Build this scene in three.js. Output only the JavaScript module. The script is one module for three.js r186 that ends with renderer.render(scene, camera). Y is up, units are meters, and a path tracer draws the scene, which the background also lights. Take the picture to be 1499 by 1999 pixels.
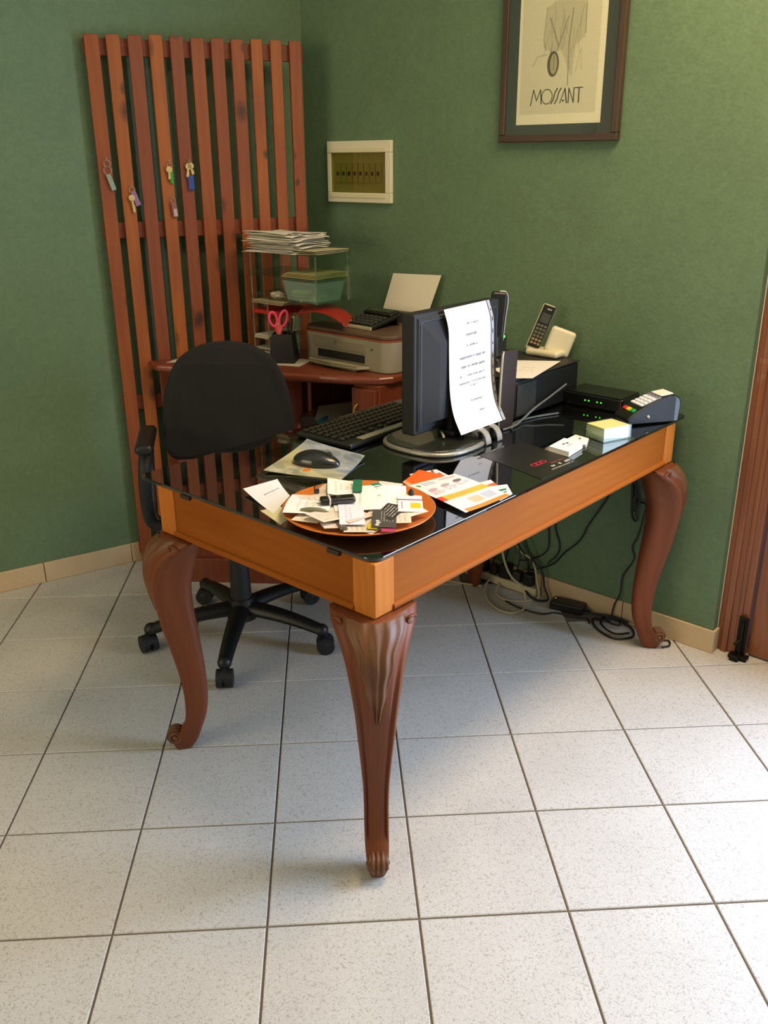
import * as THREE from 'three';
import { mergeGeometries } from 'three/addons/utils/BufferGeometryUtils.js';
import { RoundedBoxGeometry } from 'three/addons/geometries/RoundedBoxGeometry.js';
import { RectAreaLightUniformsLib } from 'three/addons/lights/RectAreaLightUniformsLib.js';

// ---------------------------------------------------------------- camera, sky, lights, exposure
const scene = new THREE.Scene();
const renderer = new THREE.WebGLRenderer({ antialias: true });
renderer.toneMapping = THREE.LinearToneMapping;
renderer.toneMappingExposure = 1.11;
renderer.shadowMap.enabled = true;
renderer.shadowMap.type = THREE.PCFSoftShadowMap;
RectAreaLightUniformsLib.init();

const camera = new THREE.PerspectiveCamera(58.988, 1499 / 1999, 0.05, 60);
camera.position.set(-1.224, 1.544, 1.116);
camera.quaternion.setFromRotationMatrix(new THREE.Matrix4().set(
  0.6629, 0.2753, -0.69625, 0, -0.00598, 0.93186, 0.36276, 0, 0.74868, -0.23631, 0.61938, 0, 0, 0, 0, 1));
scene.add(camera);

scene.background = new THREE.Color(0.62, 0.74, 0.92);          // plain daylight sky, seen only through the door glass and the window

function areaLight(w, h, color, power, from, to) {
  const l = new THREE.RectAreaLight(color, power, w, h);
  l.position.set(...from); l.lookAt(...to); scene.add(l); return l;
}
// daylight through the glazed entrance door on the right and through the window across the room
areaLight(1.0, 1.80, 0xcbdfff, 17.5, [1.50, 1.22, 1.26], [-1, 1.22, 1.26]);
areaLight(1.9, 1.15, 0xffe6b8, 4.6, [-3.12, 1.6, -1.4], [0, 1.6, -1.4]);
// warm ceiling fitting above the customer side of the desk
areaLight(1.2, 0.6, 0xffd9a4, 17, [0.8, 2.735, 0.4], [0.8, 0, 0.4]);

// ---------------------------------------------------------------- helpers
function rng(seed) { let s = seed >>> 0; return () => { s = (s + 0x6D2B79F5) | 0; let t = Math.imul(s ^ (s >>> 15), 1 | s); t = (t + Math.imul(t ^ (t >>> 7), 61 | t)) ^ t; return ((t ^ (t >>> 14)) >>> 0) / 4294967296; }; }
const R = rng(20240);
const rr = (a, b) => a + (b - a) * R();
function hash(x, y, s) { let h = Math.imul(x, 374761393) + Math.imul(y, 668265263) + Math.imul(s, 1442695041); h = Math.imul(h ^ (h >>> 13), 1274126177); return ((h ^ (h >>> 16)) >>> 0) / 4294967296; }
function pn(x, y, px, py, s) {                                   // value noise that repeats after px, py cells
  const x0 = Math.floor(x), y0 = Math.floor(y), fx = x - x0, fy = y - y0;
  const u = fx * fx * (3 - 2 * fx), v = fy * fy * (3 - 2 * fy), m = (a, n) => ((a % n) + n) % n;
  const a = hash(m(x0, px), m(y0, py), s), b = hash(m(x0 + 1, px), m(y0, py), s), c = hash(m(x0, px), m(y0 + 1, py), s), d = hash(m(x0 + 1, px), m(y0 + 1, py), s);
  return a + (b - a) * u + (c - a) * v + (a - b - c + d) * u * v;
}
const clamp = (x, a, b) => Math.min(b, Math.max(a, x)), lerp = (a, b, t) => a + (b - a) * t;
const mix3 = (a, b, t) => [lerp(a[0], b[0], t), lerp(a[1], b[1], t), lerp(a[2], b[2], t)];
function dataTex(w, h, fn, srgb = true) {
  const d = new Uint8Array(w * h * 4);
  for (let j = 0; j < h; j++) for (let i = 0; i < w; i++) { const c = fn(i / w, j / h), k = 4 * (j * w + i); d[k] = clamp(c[0], 0, 255); d[k + 1] = clamp(c[1], 0, 255); d[k + 2] = clamp(c[2], 0, 255); d[k + 3] = 255; }
  const t = new THREE.DataTexture(d, w, h); t.wrapS = t.wrapT = THREE.RepeatWrapping; t.magFilter = THREE.LinearFilter; t.minFilter = THREE.LinearMipmapLinearFilter; t.generateMipmaps = true;
  if (srgb) t.colorSpace = THREE.SRGBColorSpace; t.needsUpdate = true; return t;
}
function canvasTex(w, h, draw) {
  const c = document.createElement('canvas'); c.width = w; c.height = h; draw(c.getContext('2d'), w, h);
  const t = new THREE.CanvasTexture(c); t.colorSpace = THREE.SRGBColorSpace; t.magFilter = THREE.LinearFilter; return t;
}
function wood(c1, c2, c3, seed, knots = 0) {                     // 0.25 m across the grain (u), 1 m along it (v)
  const kn = []; const r = rng(seed * 7 + 3); for (let i = 0; i < knots; i++) kn.push([r(), r(), 0.012 + 0.02 * r()]);
  return dataTex(256, 1024, (u, v) => {
    const warp = pn(u * 4, v * 3, 4, 3, seed) * 1.6 + pn(u * 2, v * 2, 2, 2, seed + 1);
    const ring = 0.5 + 0.5 * Math.sin((u * 9 + warp) * 6.283);
    const fine = pn(u * 90, v * 10, 90, 10, seed + 2), mid = pn(u * 24, v * 6, 24, 6, seed + 3), blot = pn(u * 3, v * 5, 3, 5, seed + 4);
    let c = mix3(c1, c2, clamp(0.5 * ring + 0.35 * mid + 0.3 * (fine - 0.5), 0, 1)); c = mix3(c, c3, clamp(blot * 1.5 - 0.55, 0, 1) * 0.7);
    for (const [a, b, s] of kn) { let du = Math.abs(u - a); du = Math.min(du, 1 - du) * 0.25; let dv = Math.abs(v - b); dv = Math.min(dv, 1 - dv); const q = Math.hypot(du, dv * 0.7) / s; if (q < 1) c = mix3(c, [48, 24, 12], (1 - q) * 0.85); }
    return c;
  });
}
const M = (o) => new THREE.MeshStandardMaterial(o), MP = (o) => new THREE.MeshPhysicalMaterial(o);
const plain = (color, roughness = 0.6, o = {}) => M({ color, roughness, ...o });
const names = {};
function numbered(n) { const k = names[n] = (names[n] ?? -1) + 1; return k ? n + '_' + String(k).padStart(3, '0') : n; }
function flags(m) { m.castShadow = m.receiveShadow = true; return m; }
function tag(o, label, category, group) { o.userData = { label, category }; if (group) o.userData.group = group; return o; }
function thing(name, label, category, pos = [0, 0, 0], turn = 0, group) {
  const g = new THREE.Group(); g.name = numbered(name); g.position.set(...pos); g.rotation.y = turn; scene.add(g); return tag(g, label, category, group);
}
function norm(g) { const n = g.index ? g.toNonIndexed() : g; for (const k of Object.keys(n.attributes)) if (!['position', 'normal', 'uv'].includes(k)) n.deleteAttribute(k); if (!n.attributes.normal) n.computeVertexNormals(); if (!n.attributes.uv) n.setAttribute('uv', new THREE.Float32BufferAttribute(new Float32Array(n.attributes.position.count * 2), 2)); n.clearGroups(); return n; }
function merged(gs) { return Array.isArray(gs) ? (gs.length > 1 ? mergeGeometries(gs.map(norm)) : gs[0]) : gs; }
function part(name, gs, m, parent, label) {
  const o = flags(new THREE.Mesh(merged(gs), m)); o.name = parent ? name : numbered(name); (parent || scene).add(o); if (label) o.userData.label = label; return o;
}
function single(name, gs, m, label, category, group) { const o = part(name, gs, m); return tag(o, label, category, group); }
function struct(name, gs, m, parent) { const o = part(name, gs, m, parent); if (!parent) { o.name = name; o.userData.kind = 'structure'; } return o; }
function structGroup(name) { const g = new THREE.Group(); g.name = name; g.userData.kind = 'structure'; scene.add(g); return g; }
// uv by the dominant side of each face, in metres divided by (su across the grain, sv along it); grain = axis 0, 1 or 2
function grain(g, axis = 0, su = 0.25, sv = 1, off = [R(), R()]) {
  const n = norm(g), p = n.attributes.position, N = n.attributes.normal, uv = n.attributes.uv;
  for (let i = 0; i < p.count; i++) {
    const a = [p.getX(i), p.getY(i), p.getZ(i)], b = [Math.abs(N.getX(i)), Math.abs(N.getY(i)), Math.abs(N.getZ(i))];
    let k = b.indexOf(Math.max(...b)); const others = [0, 1, 2].filter((q) => q !== k);
    const along = others.includes(axis) ? axis : others[0], across = others.find((q) => q !== along);
    uv.setXY(i, a[across] / su + off[0], a[along] / sv + off[1]);
  }
  return n;
}
function box(w, h, d, x, y, z, r = 0.002, seg = 1) { const q = Math.min(r, w / 2.1, h / 2.1, d / 2.1); const g = r > 0 ? new RoundedBoxGeometry(w, h, d, seg, q) : new THREE.BoxGeometry(w, h, d); return g.translate(x, y, z); }
function span(x0, x1, y0, y1, z0, z1, r = 0.002, seg = 1) { return box(x1 - x0, y1 - y0, z1 - z0, (x0 + x1) / 2, (y0 + y1) / 2, (z0 + z1) / 2, r, seg); }
function plan(pts, y0, y1, bevel = 0, seg = 2) {                 // a plan outline [x, z] raised from y0 to y1
  const s = new THREE.Shape(pts.map(([x, z]) => new THREE.Vector2(x, -z)));
  const g = new THREE.ExtrudeGeometry(s, { depth: y1 - y0 - 2 * bevel, bevelEnabled: bevel > 0, bevelThickness: bevel, bevelSize: bevel, bevelOffset: -bevel, bevelSegments: seg, curveSegments: 12 });
  return g.rotateX(-Math.PI / 2).translate(0, y0 + bevel, 0);
}
function roundRect(x0, x1, z0, z1, r, n = 6) {
  const o = []; const c = [[x1 - r, z1 - r, 0], [x0 + r, z1 - r, 1], [x0 + r, z0 + r, 2], [x1 - r, z0 + r, 3]];
  for (const [cx, cz, k] of c) for (let i = 0; i <= n; i++) { const a = (k + i / n) * Math.PI / 2; o.push([cx + r * Math.cos(a), cz + r * Math.sin(a)]); }
  return o;
}
const V = (x, y, z) => new THREE.Vector3(x, y, z);
function tube(pts, r, seg = 40, rad = 7, closed = false) { return new THREE.TubeGeometry(new THREE.CatmullRomCurve3(pts.map((p) => V(...p)), closed), seg, r, rad, closed); }
function rod(a, b, r0, r1 = r0, n = 12) { const A = V(...a), B = V(...b), d = B.clone().sub(A), g = new THREE.CylinderGeometry(r1, r0, d.length(), n); g.applyQuaternion(new THREE.Quaternion().setFromUnitVectors(V(0, 1, 0), d.clone().normalize())); return g.translate((A.x + B.x) / 2, (A.y + B.y) / 2, (A.z + B.z) / 2); }
function gridGeo(fn, nu, nv) {                                   // an open surface from fn(u, v)
  const P = [], U = [], I = [];
  for (let j = 0; j <= nv; j++) for (let i = 0; i <= nu; i++) { const p = fn(i / nu, j / nv); P.push(p.x, p.y, p.z); U.push(i / nu, j / nv); }
  for (let j = 0; j < nv; j++) for (let i = 0; i < nu; i++) { const a = j * (nu + 1) + i, b = a + 1, c = a + nu + 1, d = c + 1; I.push(a, b, d, a, d, c); }
  const g = new THREE.BufferGeometry(); g.setAttribute('position', new THREE.Float32BufferAttribute(P, 3)); g.setAttribute('uv', new THREE.Float32BufferAttribute(U, 2)); g.setIndex(I); g.computeVertexNormals(); return g;
}
function sheet(fn, nu = 6, nv = 6, th = 0.0006) {                // a thin solid: top face fn(u, v), back face th behind it
  const top = gridGeo(fn, nu, nv), N = top.attributes.normal, P = top.attributes.position, at = (i, j) => j * (nu + 1) + i;
  const back = top.clone(), Q = back.attributes.position; for (let i = 0; i < Q.count; i++) Q.setXYZ(i, P.getX(i) - th * N.getX(i), P.getY(i) - th * N.getY(i), P.getZ(i) - th * N.getZ(i));
  const ix = back.index.array.slice(); for (let i = 0; i < ix.length; i += 3) [ix[i], ix[i + 1]] = [ix[i + 1], ix[i]]; back.setIndex([...ix]); back.computeVertexNormals();
  const E = [], U = [], edge = []; for (let i = 0; i <= nu; i++) edge.push(at(i, 0)); for (let j = 1; j <= nv; j++) edge.push(at(nu, j)); for (let i = nu - 1; i >= 0; i--) edge.push(at(i, nv)); for (let j = nv - 1; j >= 0; j--) edge.push(at(0, j));
  const uv = top.attributes.uv, put = (A, k) => { E.push(A.getX(k), A.getY(k), A.getZ(k)); U.push(uv.getX(k), uv.getY(k)); };
  for (let k = 0; k + 1 < edge.length; k++) { const a = edge[k], b = edge[k + 1]; put(P, a); put(Q, a); put(Q, b); put(P, a); put(Q, b); put(P, b); }
  const s = new THREE.BufferGeometry(); s.setAttribute('position', new THREE.Float32BufferAttribute(E, 3)); s.setAttribute('uv', new THREE.Float32BufferAttribute(U, 2)); s.computeVertexNormals();
  return mergeGeometries([norm(top), norm(back), s]);
}
// a paper from its four corners (lower left, lower right, upper right, upper left as one reads it), lifted by bow(u, v)
function quad(c, bow = () => 0, n = 6, th = 0.0006) { return sheet((u, v) => { const f = (k) => (1 - v) * ((1 - u) * c[0][k] + u * c[1][k]) + v * ((1 - u) * c[3][k] + u * c[2][k]); return V(f(0), f(1) + bow(u, v), f(2)); }, n, n, th); }
const atY = (pts, y) => pts.map(([x, z]) => [x, y, z]);
function rect(cx, cz, w, d, deg, y) { const a = deg * Math.PI / 180, c = Math.cos(a), s = Math.sin(a); return [[-1, 1], [1, 1], [1, -1], [-1, -1]].map(([i, k]) => [cx + i * w / 2 * c + k * d / 2 * s, y, cz - i * w / 2 * s + k * d / 2 * c]); }
// unreadable lines of small print: dark strokes on a ground
function scribble(g, x, y, w, h, color, r, gap = 0.25) { g.fillStyle = color; let q = x; while (q < x + w) { const l = h * (0.3 + 0.5 * r()); if (r() > gap) g.fillRect(q, y + h * 0.2 * r(), l, h * (0.6 + 0.3 * r())); q += l + h * 0.22; } }

// ---------------------------------------------------------------- shared materials
const paintTex = dataTex(512, 512, (u, v) => { const a = pn(u * 7, v * 7, 7, 7, 1), b = pn(u * 60, v * 60, 60, 60, 2), c = pn(u * 200, v * 200, 200, 200, 3), k = 0.95 + 0.04 * a + 0.05 * (b - 0.5) + 0.07 * (c - 0.5); return [99 * k, 126 * k, 96 * k]; });
const paintBump = dataTex(512, 512, (u, v) => { const k = 255 * (0.6 * pn(u * 120, v * 120, 120, 120, 5) + 0.4 * pn(u * 250, v * 250, 250, 250, 6)); return [k, k, k]; }, false);
const wallMat = M({ map: paintTex, bumpMap: paintBump, bumpScale: 0.0006, roughness: 0.75 });
const ceilMat = plain(0xd9d6c8, 0.9), plasterMat = plain(0xbfae80, 0.9);
const tileTex = dataTex(1024, 1024, (u, v) => {
  const big = pn(u * 5, v * 5, 5, 5, 11), s1 = pn(u * 260, v * 260, 260, 260, 12), s2 = pn(u * 420, v * 420, 420, 420, 13), s3 = pn(u * 150, v * 150, 150, 150, 14), cl = pn(u * 60, v * 60, 60, 60, 15);
  let c = mix3([196, 194, 189], [188, 186, 181], big); c = mix3(c, [218, 216, 211], clamp((s2 - 0.62) * 4, 0, 1) * 0.5);
  c = mix3(c, [136, 130, 122], clamp((s1 - 0.72) * 6, 0, 1) * (0.25 + 0.4 * cl)); c = mix3(c, [158, 150, 140], clamp((s3 - 0.74) * 6, 0, 1) * 0.55); return c;
});
const tileMat = M({ map: tileTex, roughness: 0.55 }), groutMat = plain(0x6f6455, 0.95);
const skirtTex = dataTex(512, 512, (u, v) => { const a = pn(u * 5, v * 5, 5, 5, 21), b = pn(u * 180, v * 180, 180, 180, 22); return mix3([205, 184, 150], [190, 168, 134], a * 0.7 + 0.6 * (b - 0.5)); });
const skirtMat = M({ map: skirtTex, roughness: 0.45 });
const apronTex = wood([146, 80, 22], [156, 88, 26], [134, 70, 20], 31), apronMat = MP({ map: apronTex, roughness: 0.6, specularIntensity: 0.2 });
const blockMat = MP({ map: wood([188, 112, 42], [200, 124, 52], [178, 102, 38], 32), roughness: 0.55, specularIntensity: 0.3 });
const legMat = MP({ map: wood([106, 55, 28], [122, 64, 33], [94, 50, 30], 33), roughness: 0.48, specularIntensity: 0.6 });
const leafMat = M({ map: wood([104, 64, 33], [86, 51, 26], [120, 78, 42], 34), roughness: 0.5 });
const slatMats = [41, 42, 43, 44, 45].map((s, i) => M({ map: wood([[148, 78, 30], [158, 88, 32], [134, 68, 32], [164, 92, 34], [142, 72, 28]][i], [[132, 66, 27], [144, 76, 28], [122, 60, 32], [150, 80, 28], [128, 62, 27]][i], [122, 58, 34], s, 5), roughness: 0.55 }));
const railMat = M({ map: wood([124, 60, 25], [110, 52, 23], [98, 46, 22], 46), roughness: 0.6 });
const tableMat = MP({ map: wood([122, 58, 34], [104, 48, 28], [136, 68, 38], 47), roughness: 0.4, clearcoat: 0.3 });
const doorMat = MP({ map: wood([132, 78, 46], [112, 62, 36], [146, 90, 54], 48), roughness: 0.45, clearcoat: 0.25 });
const blackGlass = MP({ color: 0x060708, roughness: 0.04, clearcoat: 1, clearcoatRoughness: 0.02, ior: 1.52 });
const blackPlastic = plain(0x101112, 0.45), softBlack = plain(0x15171a, 0.6), darkGrey = plain(0x2b2c2e, 0.5), silver = plain(0xb9b8b2, 0.3, { metalness: 0.6 }), steel = plain(0xa9a69a, 0.35, { metalness: 0.9 }), white = plain(0xe9e6dc, 0.6), cream = plain(0xd8d2b4, 0.5);
const fabric = M({ map: dataTex(256, 256, (u, v) => { const k = 15 + 10 * pn(u * 128, v * 128, 128, 128, 51) + 5 * pn(u * 6, v * 6, 6, 6, 52); return [k, k * 1.02, k * 1.0]; }), roughness: 0.95 });
const acrylic = MP({ color: 0xe6efe6, roughness: 0.08, transmission: 1, thickness: 0, ior: 1.49 });
const paperMat = plain(0xe8e4d8, 0.8);

// ---------------------------------------------------------------- the room
const XW = 1.485, zl = (x) => -1.940 + 0.28 * (x - 0.64);
const floorG = structGroup('floor');
part('grout', span(-3.4, 1.7, -0.08, -0.004, -3.3, 3.5, 0), groutMat, floorG);
{
  const S = 0.33, gap = 0.005, h = (S - gap) / 2, variants = [];
  for (let k = 0; k < 5; k++) {
    const b = 0.0018, g = new THREE.ExtrudeGeometry(new THREE.Shape([[-h, -h], [h, -h], [h, h], [-h, h]].map((p) => new THREE.Vector2(...p))), { depth: 0.012 - b, bevelEnabled: true, bevelThickness: b, bevelSize: b, bevelOffset: -b, bevelSegments: 1 }).rotateX(-Math.PI / 2).translate(0, -0.012, 0);
    variants.push(grain(g, 0, 0.6, 0.6, [R(), R()]));
  }
  const rest = [], inv = new THREE.Matrix4(); camera.updateMatrixWorld(); camera.updateProjectionMatrix();
  inv.multiplyMatrices(camera.projectionMatrix, camera.matrixWorldInverse);
  const rt = rng(5);
  for (let i = -12; i < 14; i++) for (let k = -12; k < 12; k++) {
    const x = -0.742 + 0.23335 * (i + 0.5 + k + 0.5), z = -0.541 + 0.23335 * (i + 0.5 - k - 0.5);
    if (x < -3.3 || x > 1.66 || z > 3.35 || z < zl(x) - 0.12) continue;
    if (x > 1.55 && z < 0.1) continue;
    const v = Math.floor(rt() * 5), q = Math.floor(rt() * 4), m = new THREE.Matrix4().makeRotationY(-Math.PI / 4 + q * Math.PI / 2).setPosition(x, 0, z);
    const c = V(x, 0, z).applyMatrix4(camera.matrixWorldInverse), p = V(x, 0, z).applyMatrix4(inv);
    if (c.z < -0.1 && Math.abs(p.x) < 1.35 && Math.abs(p.y) < 1.4) { const t = part('tile', variants[v], tileMat, floorG); t.position.set(x, 0, z); t.rotation.y = -Math.PI / 4 + q * Math.PI / 2; }
    else rest.push(variants[v].clone().applyMatrix4(m));
  }
  part('tile', rest, tileMat, floorG).userData.kind = 'stuff';
}
const wallUV = (g) => grain(g, 1, 1, 1, [0.3, 0.2]);
struct('wall_left', wallUV(plan([[XW, zl(XW)], [-3.2, zl(-3.2)], [-3.2, zl(-3.2) - 0.16], [XW, zl(XW) - 0.16]], 0, 2.8)), wallMat);
struct('wall_right', [wallUV(span(XW, XW + 0.15, 0, 2.8, -1.9, 0.165, 0)), wallUV(span(XW, XW + 0.15, 2.2, 2.8, 0.165, 1.85, 0)), wallUV(span(XW, XW + 0.15, 0, 2.8, 1.85, 3.46, 0))], wallMat);
struct('wall_front', span(-3.36, 1.635, 0, 2.8, 3.3, 3.46, 0), plasterMat);
struct('wall_far', [span(-3.36, -3.2, 0, 1.0, -3.3, 3.3, 0), span(-3.36, -3.2, 2.2, 2.8, -3.3, 3.3, 0), span(-3.36, -3.2, 1.0, 2.2, -3.3, -2.4, 0), span(-3.36, -3.2, 1.0, 2.2, -0.4, 3.3, 0)], plasterMat);
{
  const t = thing('ceiling_light', 'shallow white ceiling light panel above the customer side of the desk', 'ceiling light', [0.8, 2.742, 0.4]);
  part('housing', [span(-0.62, 0.62, 0.012, 0.0575, -0.32, 0.32, 0.004)], white, t); part('diffuser_light', span(-0.6, 0.6, 0, 0.0115, -0.3, 0.3, 0.002), M({ color: 0xfff0d8, emissive: 0xffd79a, emissiveIntensity: 1.2, roughness: 0.6 }), t);
}
struct('ceiling', span(-3.36, 1.65, 2.8, 2.95, -3.3, 3.46, 0), ceilMat);
{
  const w = structGroup('window_1');
  part('window_frame', [span(-3.32, -3.24, 1.0, 1.06, -2.4, -0.4), span(-3.32, -3.24, 2.14, 2.2, -2.4, -0.4), span(-3.32, -3.24, 1.06, 2.14, -2.4, -2.34), span(-3.32, -3.24, 1.06, 2.14, -0.46, -0.4), span(-3.32, -3.24, 1.06, 2.14, -1.43, -1.37)], white, w);
  part('pane', [span(-3.285, -3.279, 1.06, 2.14, -2.34, -1.43, 0), span(-3.285, -3.279, 1.06, 2.14, -1.37, -0.46, 0)], MP({ color: 0xffffff, roughness: 0, transmission: 1, thickness: 0 }), w);
}
{
  const g = structGroup('door_1'), w = (a) => grain(a, 1);
  part('door_frame', [w(span(1.52, 1.60, 0, 2.2, 0.166, 0.262, 0.004, 2)), w(span(1.513, 1.521, 0, 2.2, 0.186, 0.206, 0.003, 2)), w(span(1.513, 1.521, 0, 2.2, 0.226, 0.240, 0.003, 2))], doorMat, g);
  part('door_leaf', [w(span(1.540, 1.585, 0.006, 2.19, 0.268, 0.36, 0.004, 2)), w(span(1.540, 1.585, 0.006, 2.19, 0.62, 0.71, 0.004, 2)), w(span(1.548, 1.575, 0.10, 2.1, 0.36, 0.62, 0.002)), grain(span(1.540, 1.585, 0.006, 0.14, 0.36, 0.62, 0.004, 2), 2), grain(span(1.540, 1.585, 2.05, 2.19, 0.36, 0.62, 0.004, 2), 2)], doorMat, g);
  part('plaster_edge', span(1.5165, 1.5195, 0.082, 2.2, 0.1655, 0.1685, 0.0005), plain(0xcfc4ac, 0.9), g, 'pale chipped plaster edge beside the frame');
  part('floor_bolt', [span(1.506, 1.5125, 0.012, 0.15, 0.236, 0.268, 0.002), rod([1.500, 0.004, 0.252], [1.500, 0.135, 0.252], 0.006), span(1.486, 1.52, 0.001, 0.014, 0.222, 0.282, 0.003), rod([1.503, 0.07, 0.252], [1.476, 0.06, 0.244], 0.006), span(1.470, 1.500, 0.001, 0.02, 0.232, 0.262, 0.004)], plain(0x1d1a18, 0.5, { metalness: 0.7 }), g);
  part('glazed_leaf_frame', [w(span(1.54, 1.585, 0.006, 2.19, 0.715, 0.80)), w(span(1.54, 1.585, 0.006, 2.19, 1.755, 1.84)), span(1.54, 1.585, 0.006, 0.16, 0.80, 1.755), span(1.54, 1.585, 2.1, 2.19, 0.80, 1.755)], doorMat, g);
  part('pane', span(1.56, 1.566, 0.16, 2.1, 0.80, 1.755, 0), MP({ color: 0xffffff, roughness: 0, transmission: 1, thickness: 0 }), g);
}
{
  const l = structGroup('baseboard_left'), dx = 0.3348;      // joints where the photograph shows them
  for (let k = -10; k < 3; k++) {
    const x0 = 0.303 + k * dx + 0.0015, x1 = Math.min(x0 + dx - 0.004, 1.462); if (x1 <= x0) continue;
    part('skirting_tile', grain(plan([[x0, zl(x0) + 0.0105], [x1, zl(x1) + 0.0105], [x1, zl(x1) + 0.0005], [x0, zl(x0) + 0.0005]], 0.0005, 0.081, 0.0015, 1), 0, 0.5, 0.5), skirtMat, l);
  }
  const r = structGroup('baseboard_right');
  for (let z = 0.175; z > -1.65; z -= 0.335) part('skirting_tile', grain(span(1.475, 1.4845, 0.0005, 0.081, Math.max(z - 0.332, -1.675), z, 0.002), 2, 0.5, 0.5), skirtMat, r);
  part('skirting_tile', grain(span(1.4852, 1.519, 0.0005, 0.081, 0.1655, 0.175, 0.002), 0, 0.5, 0.5), skirtMat, r);
}

// ---------------------------------------------------------------- wooden lattice panel across the corner
const LT = [0.650, 0, -1.890], LTA = -Math.atan2(0.444, 0.896), LX = [0.896, 0.444], LN = [-0.444, 0.896];
const lat = (s, y, o) => [LT[0] + LX[0] * s + LN[0] * o, y, LT[2] + LX[1] * s + LN[1] * o];
{
  const t = thing('lattice_panel', 'tall orange-brown wooden slat panel standing across the corner of the green walls', 'lattice panel', LT, LTA);
  const W = [0.048, 0.046, 0.048, 0.046, 0.046, 0.047, 0.046, 0.046, 0.042, 0.042, 0.044];
  const geos = [0, 1, 2].map(() => null);
  for (let i = 0; i < 11; i++) {
    const s = 0.006 + i * 0.0715, w = W[i];
    const p = part('slat', grain(span(s, s + w, 0.001, 1.945 + rr(-0.004, 0.004), -0.018, 0, 0.003, 2), 1), slatMats[[0, 1, 2, 3, 2, 0, 4, 0, 3, 1, 0][i]], t);
  }
  for (const [y0, y1] of [[1.88, 1.934], [1.282, 1.338], [0.642, 0.698], [0.04, 0.096]]) part('rail', grain(span(0.002, 0.775, y0, y1, -0.034, -0.0182, 0.002), 0), railMat, t);
}
// keys on small hooks
function keySet(name, label, s, yTop, build) { const t = thing(name, label, 'keys', lat(s, yTop, 0.0), LTA, 'key sets hung on the slat panel'); part('hook', [rod([0, 0, 0.0005], [0, 0.002, 0.012], 0.0013), rod([0, 0.002, 0.012], [0, 0.009, 0.013], 0.0013)], steel, t); build(t); return t; }
const ringG = (y, r = 0.011) => new THREE.TorusGeometry(r, 0.0011, 6, 20).translate(0, y, 0.010);
function keyG(x, y, ang, l = 0.04) { const head = new THREE.CylinderGeometry(0.011, 0.011, 0.0022, 18).rotateX(Math.PI / 2), sh = span(-0.0035, 0.0035, -l, -0.008, -0.0011, 0.0011, 0.0006), teeth = [0.55, 0.7, 0.85].map((f) => span(0.003, 0.0062, -l * f - 0.002, -l * f + 0.002, -0.001, 0.001, 0.0004)); return merged([head, sh, ...teeth]).rotateZ(ang).translate(x, y, 0.012); }
function tagG(y, ang, w, l, x = 0) { return box(w, l, 0.004, 0, -l / 2, 0, 0.004, 2).rotateZ(ang).translate(x, y, 0.011); }
const brass = plain(0xd8c48c, 0.35, { metalness: 0.5 });
keySet('key_ring', 'pale grey key tag on a wire ring hung from the first slat', 0.036, 1.548, (t) => { part('ring', [ringG(-0.011), ringG(-0.034, 0.013)], steel, t); part('tag', tagG(-0.046, 0.28, 0.017, 0.056), plain(0x8b988e, 0.4), t); });
keySet('key_ring', 'mauve key tag with a bright brass key hung from the second slat', 0.113, 1.460, (t) => { part('ring', ringG(-0.011, 0.010), steel, t); part('tag', tagG(-0.016, 0.32, 0.018, 0.052, 0.002), plain(0x8d6a98, 0.4), t); part('key', keyG(-0.004, -0.038, 0.1, 0.05), brass, t); });
keySet('key_ring', 'narrow bright green key tag hung from the fourth slat', 0.253, 1.540, (t) => { part('ring', ringG(-0.011, 0.009), steel, t); part('tag', tagG(-0.018, 0.05, 0.012, 0.054, 0.002), plain(0x2f9a2a, 0.4), t); part('key', keyG(-0.003, -0.024, -0.05, 0.034), brass, t); });
keySet('key_ring', 'blue key tag below a brass key hung from the fifth slat', 0.324, 1.543, (t) => { part('ring', ringG(-0.008, 0.008), steel, t); part('key', [keyG(-0.004, -0.018, -0.2, 0.036), keyG(0.004, -0.016, 0.2, 0.03)], brass, t); part('tag', tagG(-0.048, 0.0, 0.021, 0.050, 0.002), plain(0x2c4a9c, 0.35), t); });
keySet('key_ring', 'dusty pink and grey key tag hung below the green one', 0.255, 1.420, (t) => { part('ring', ringG(-0.009, 0.008), steel, t); part('tag', [tagG(-0.016, 0.1, 0.019, 0.052)], plain(0x8a5a5a, 0.5), t); part('tag_label', box(0.013, 0.026, 0.0045, 0.004, -0.052, 0.0115, 0.001).rotateZ(0.02), plain(0xb9a6a6, 0.5), t); });

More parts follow.
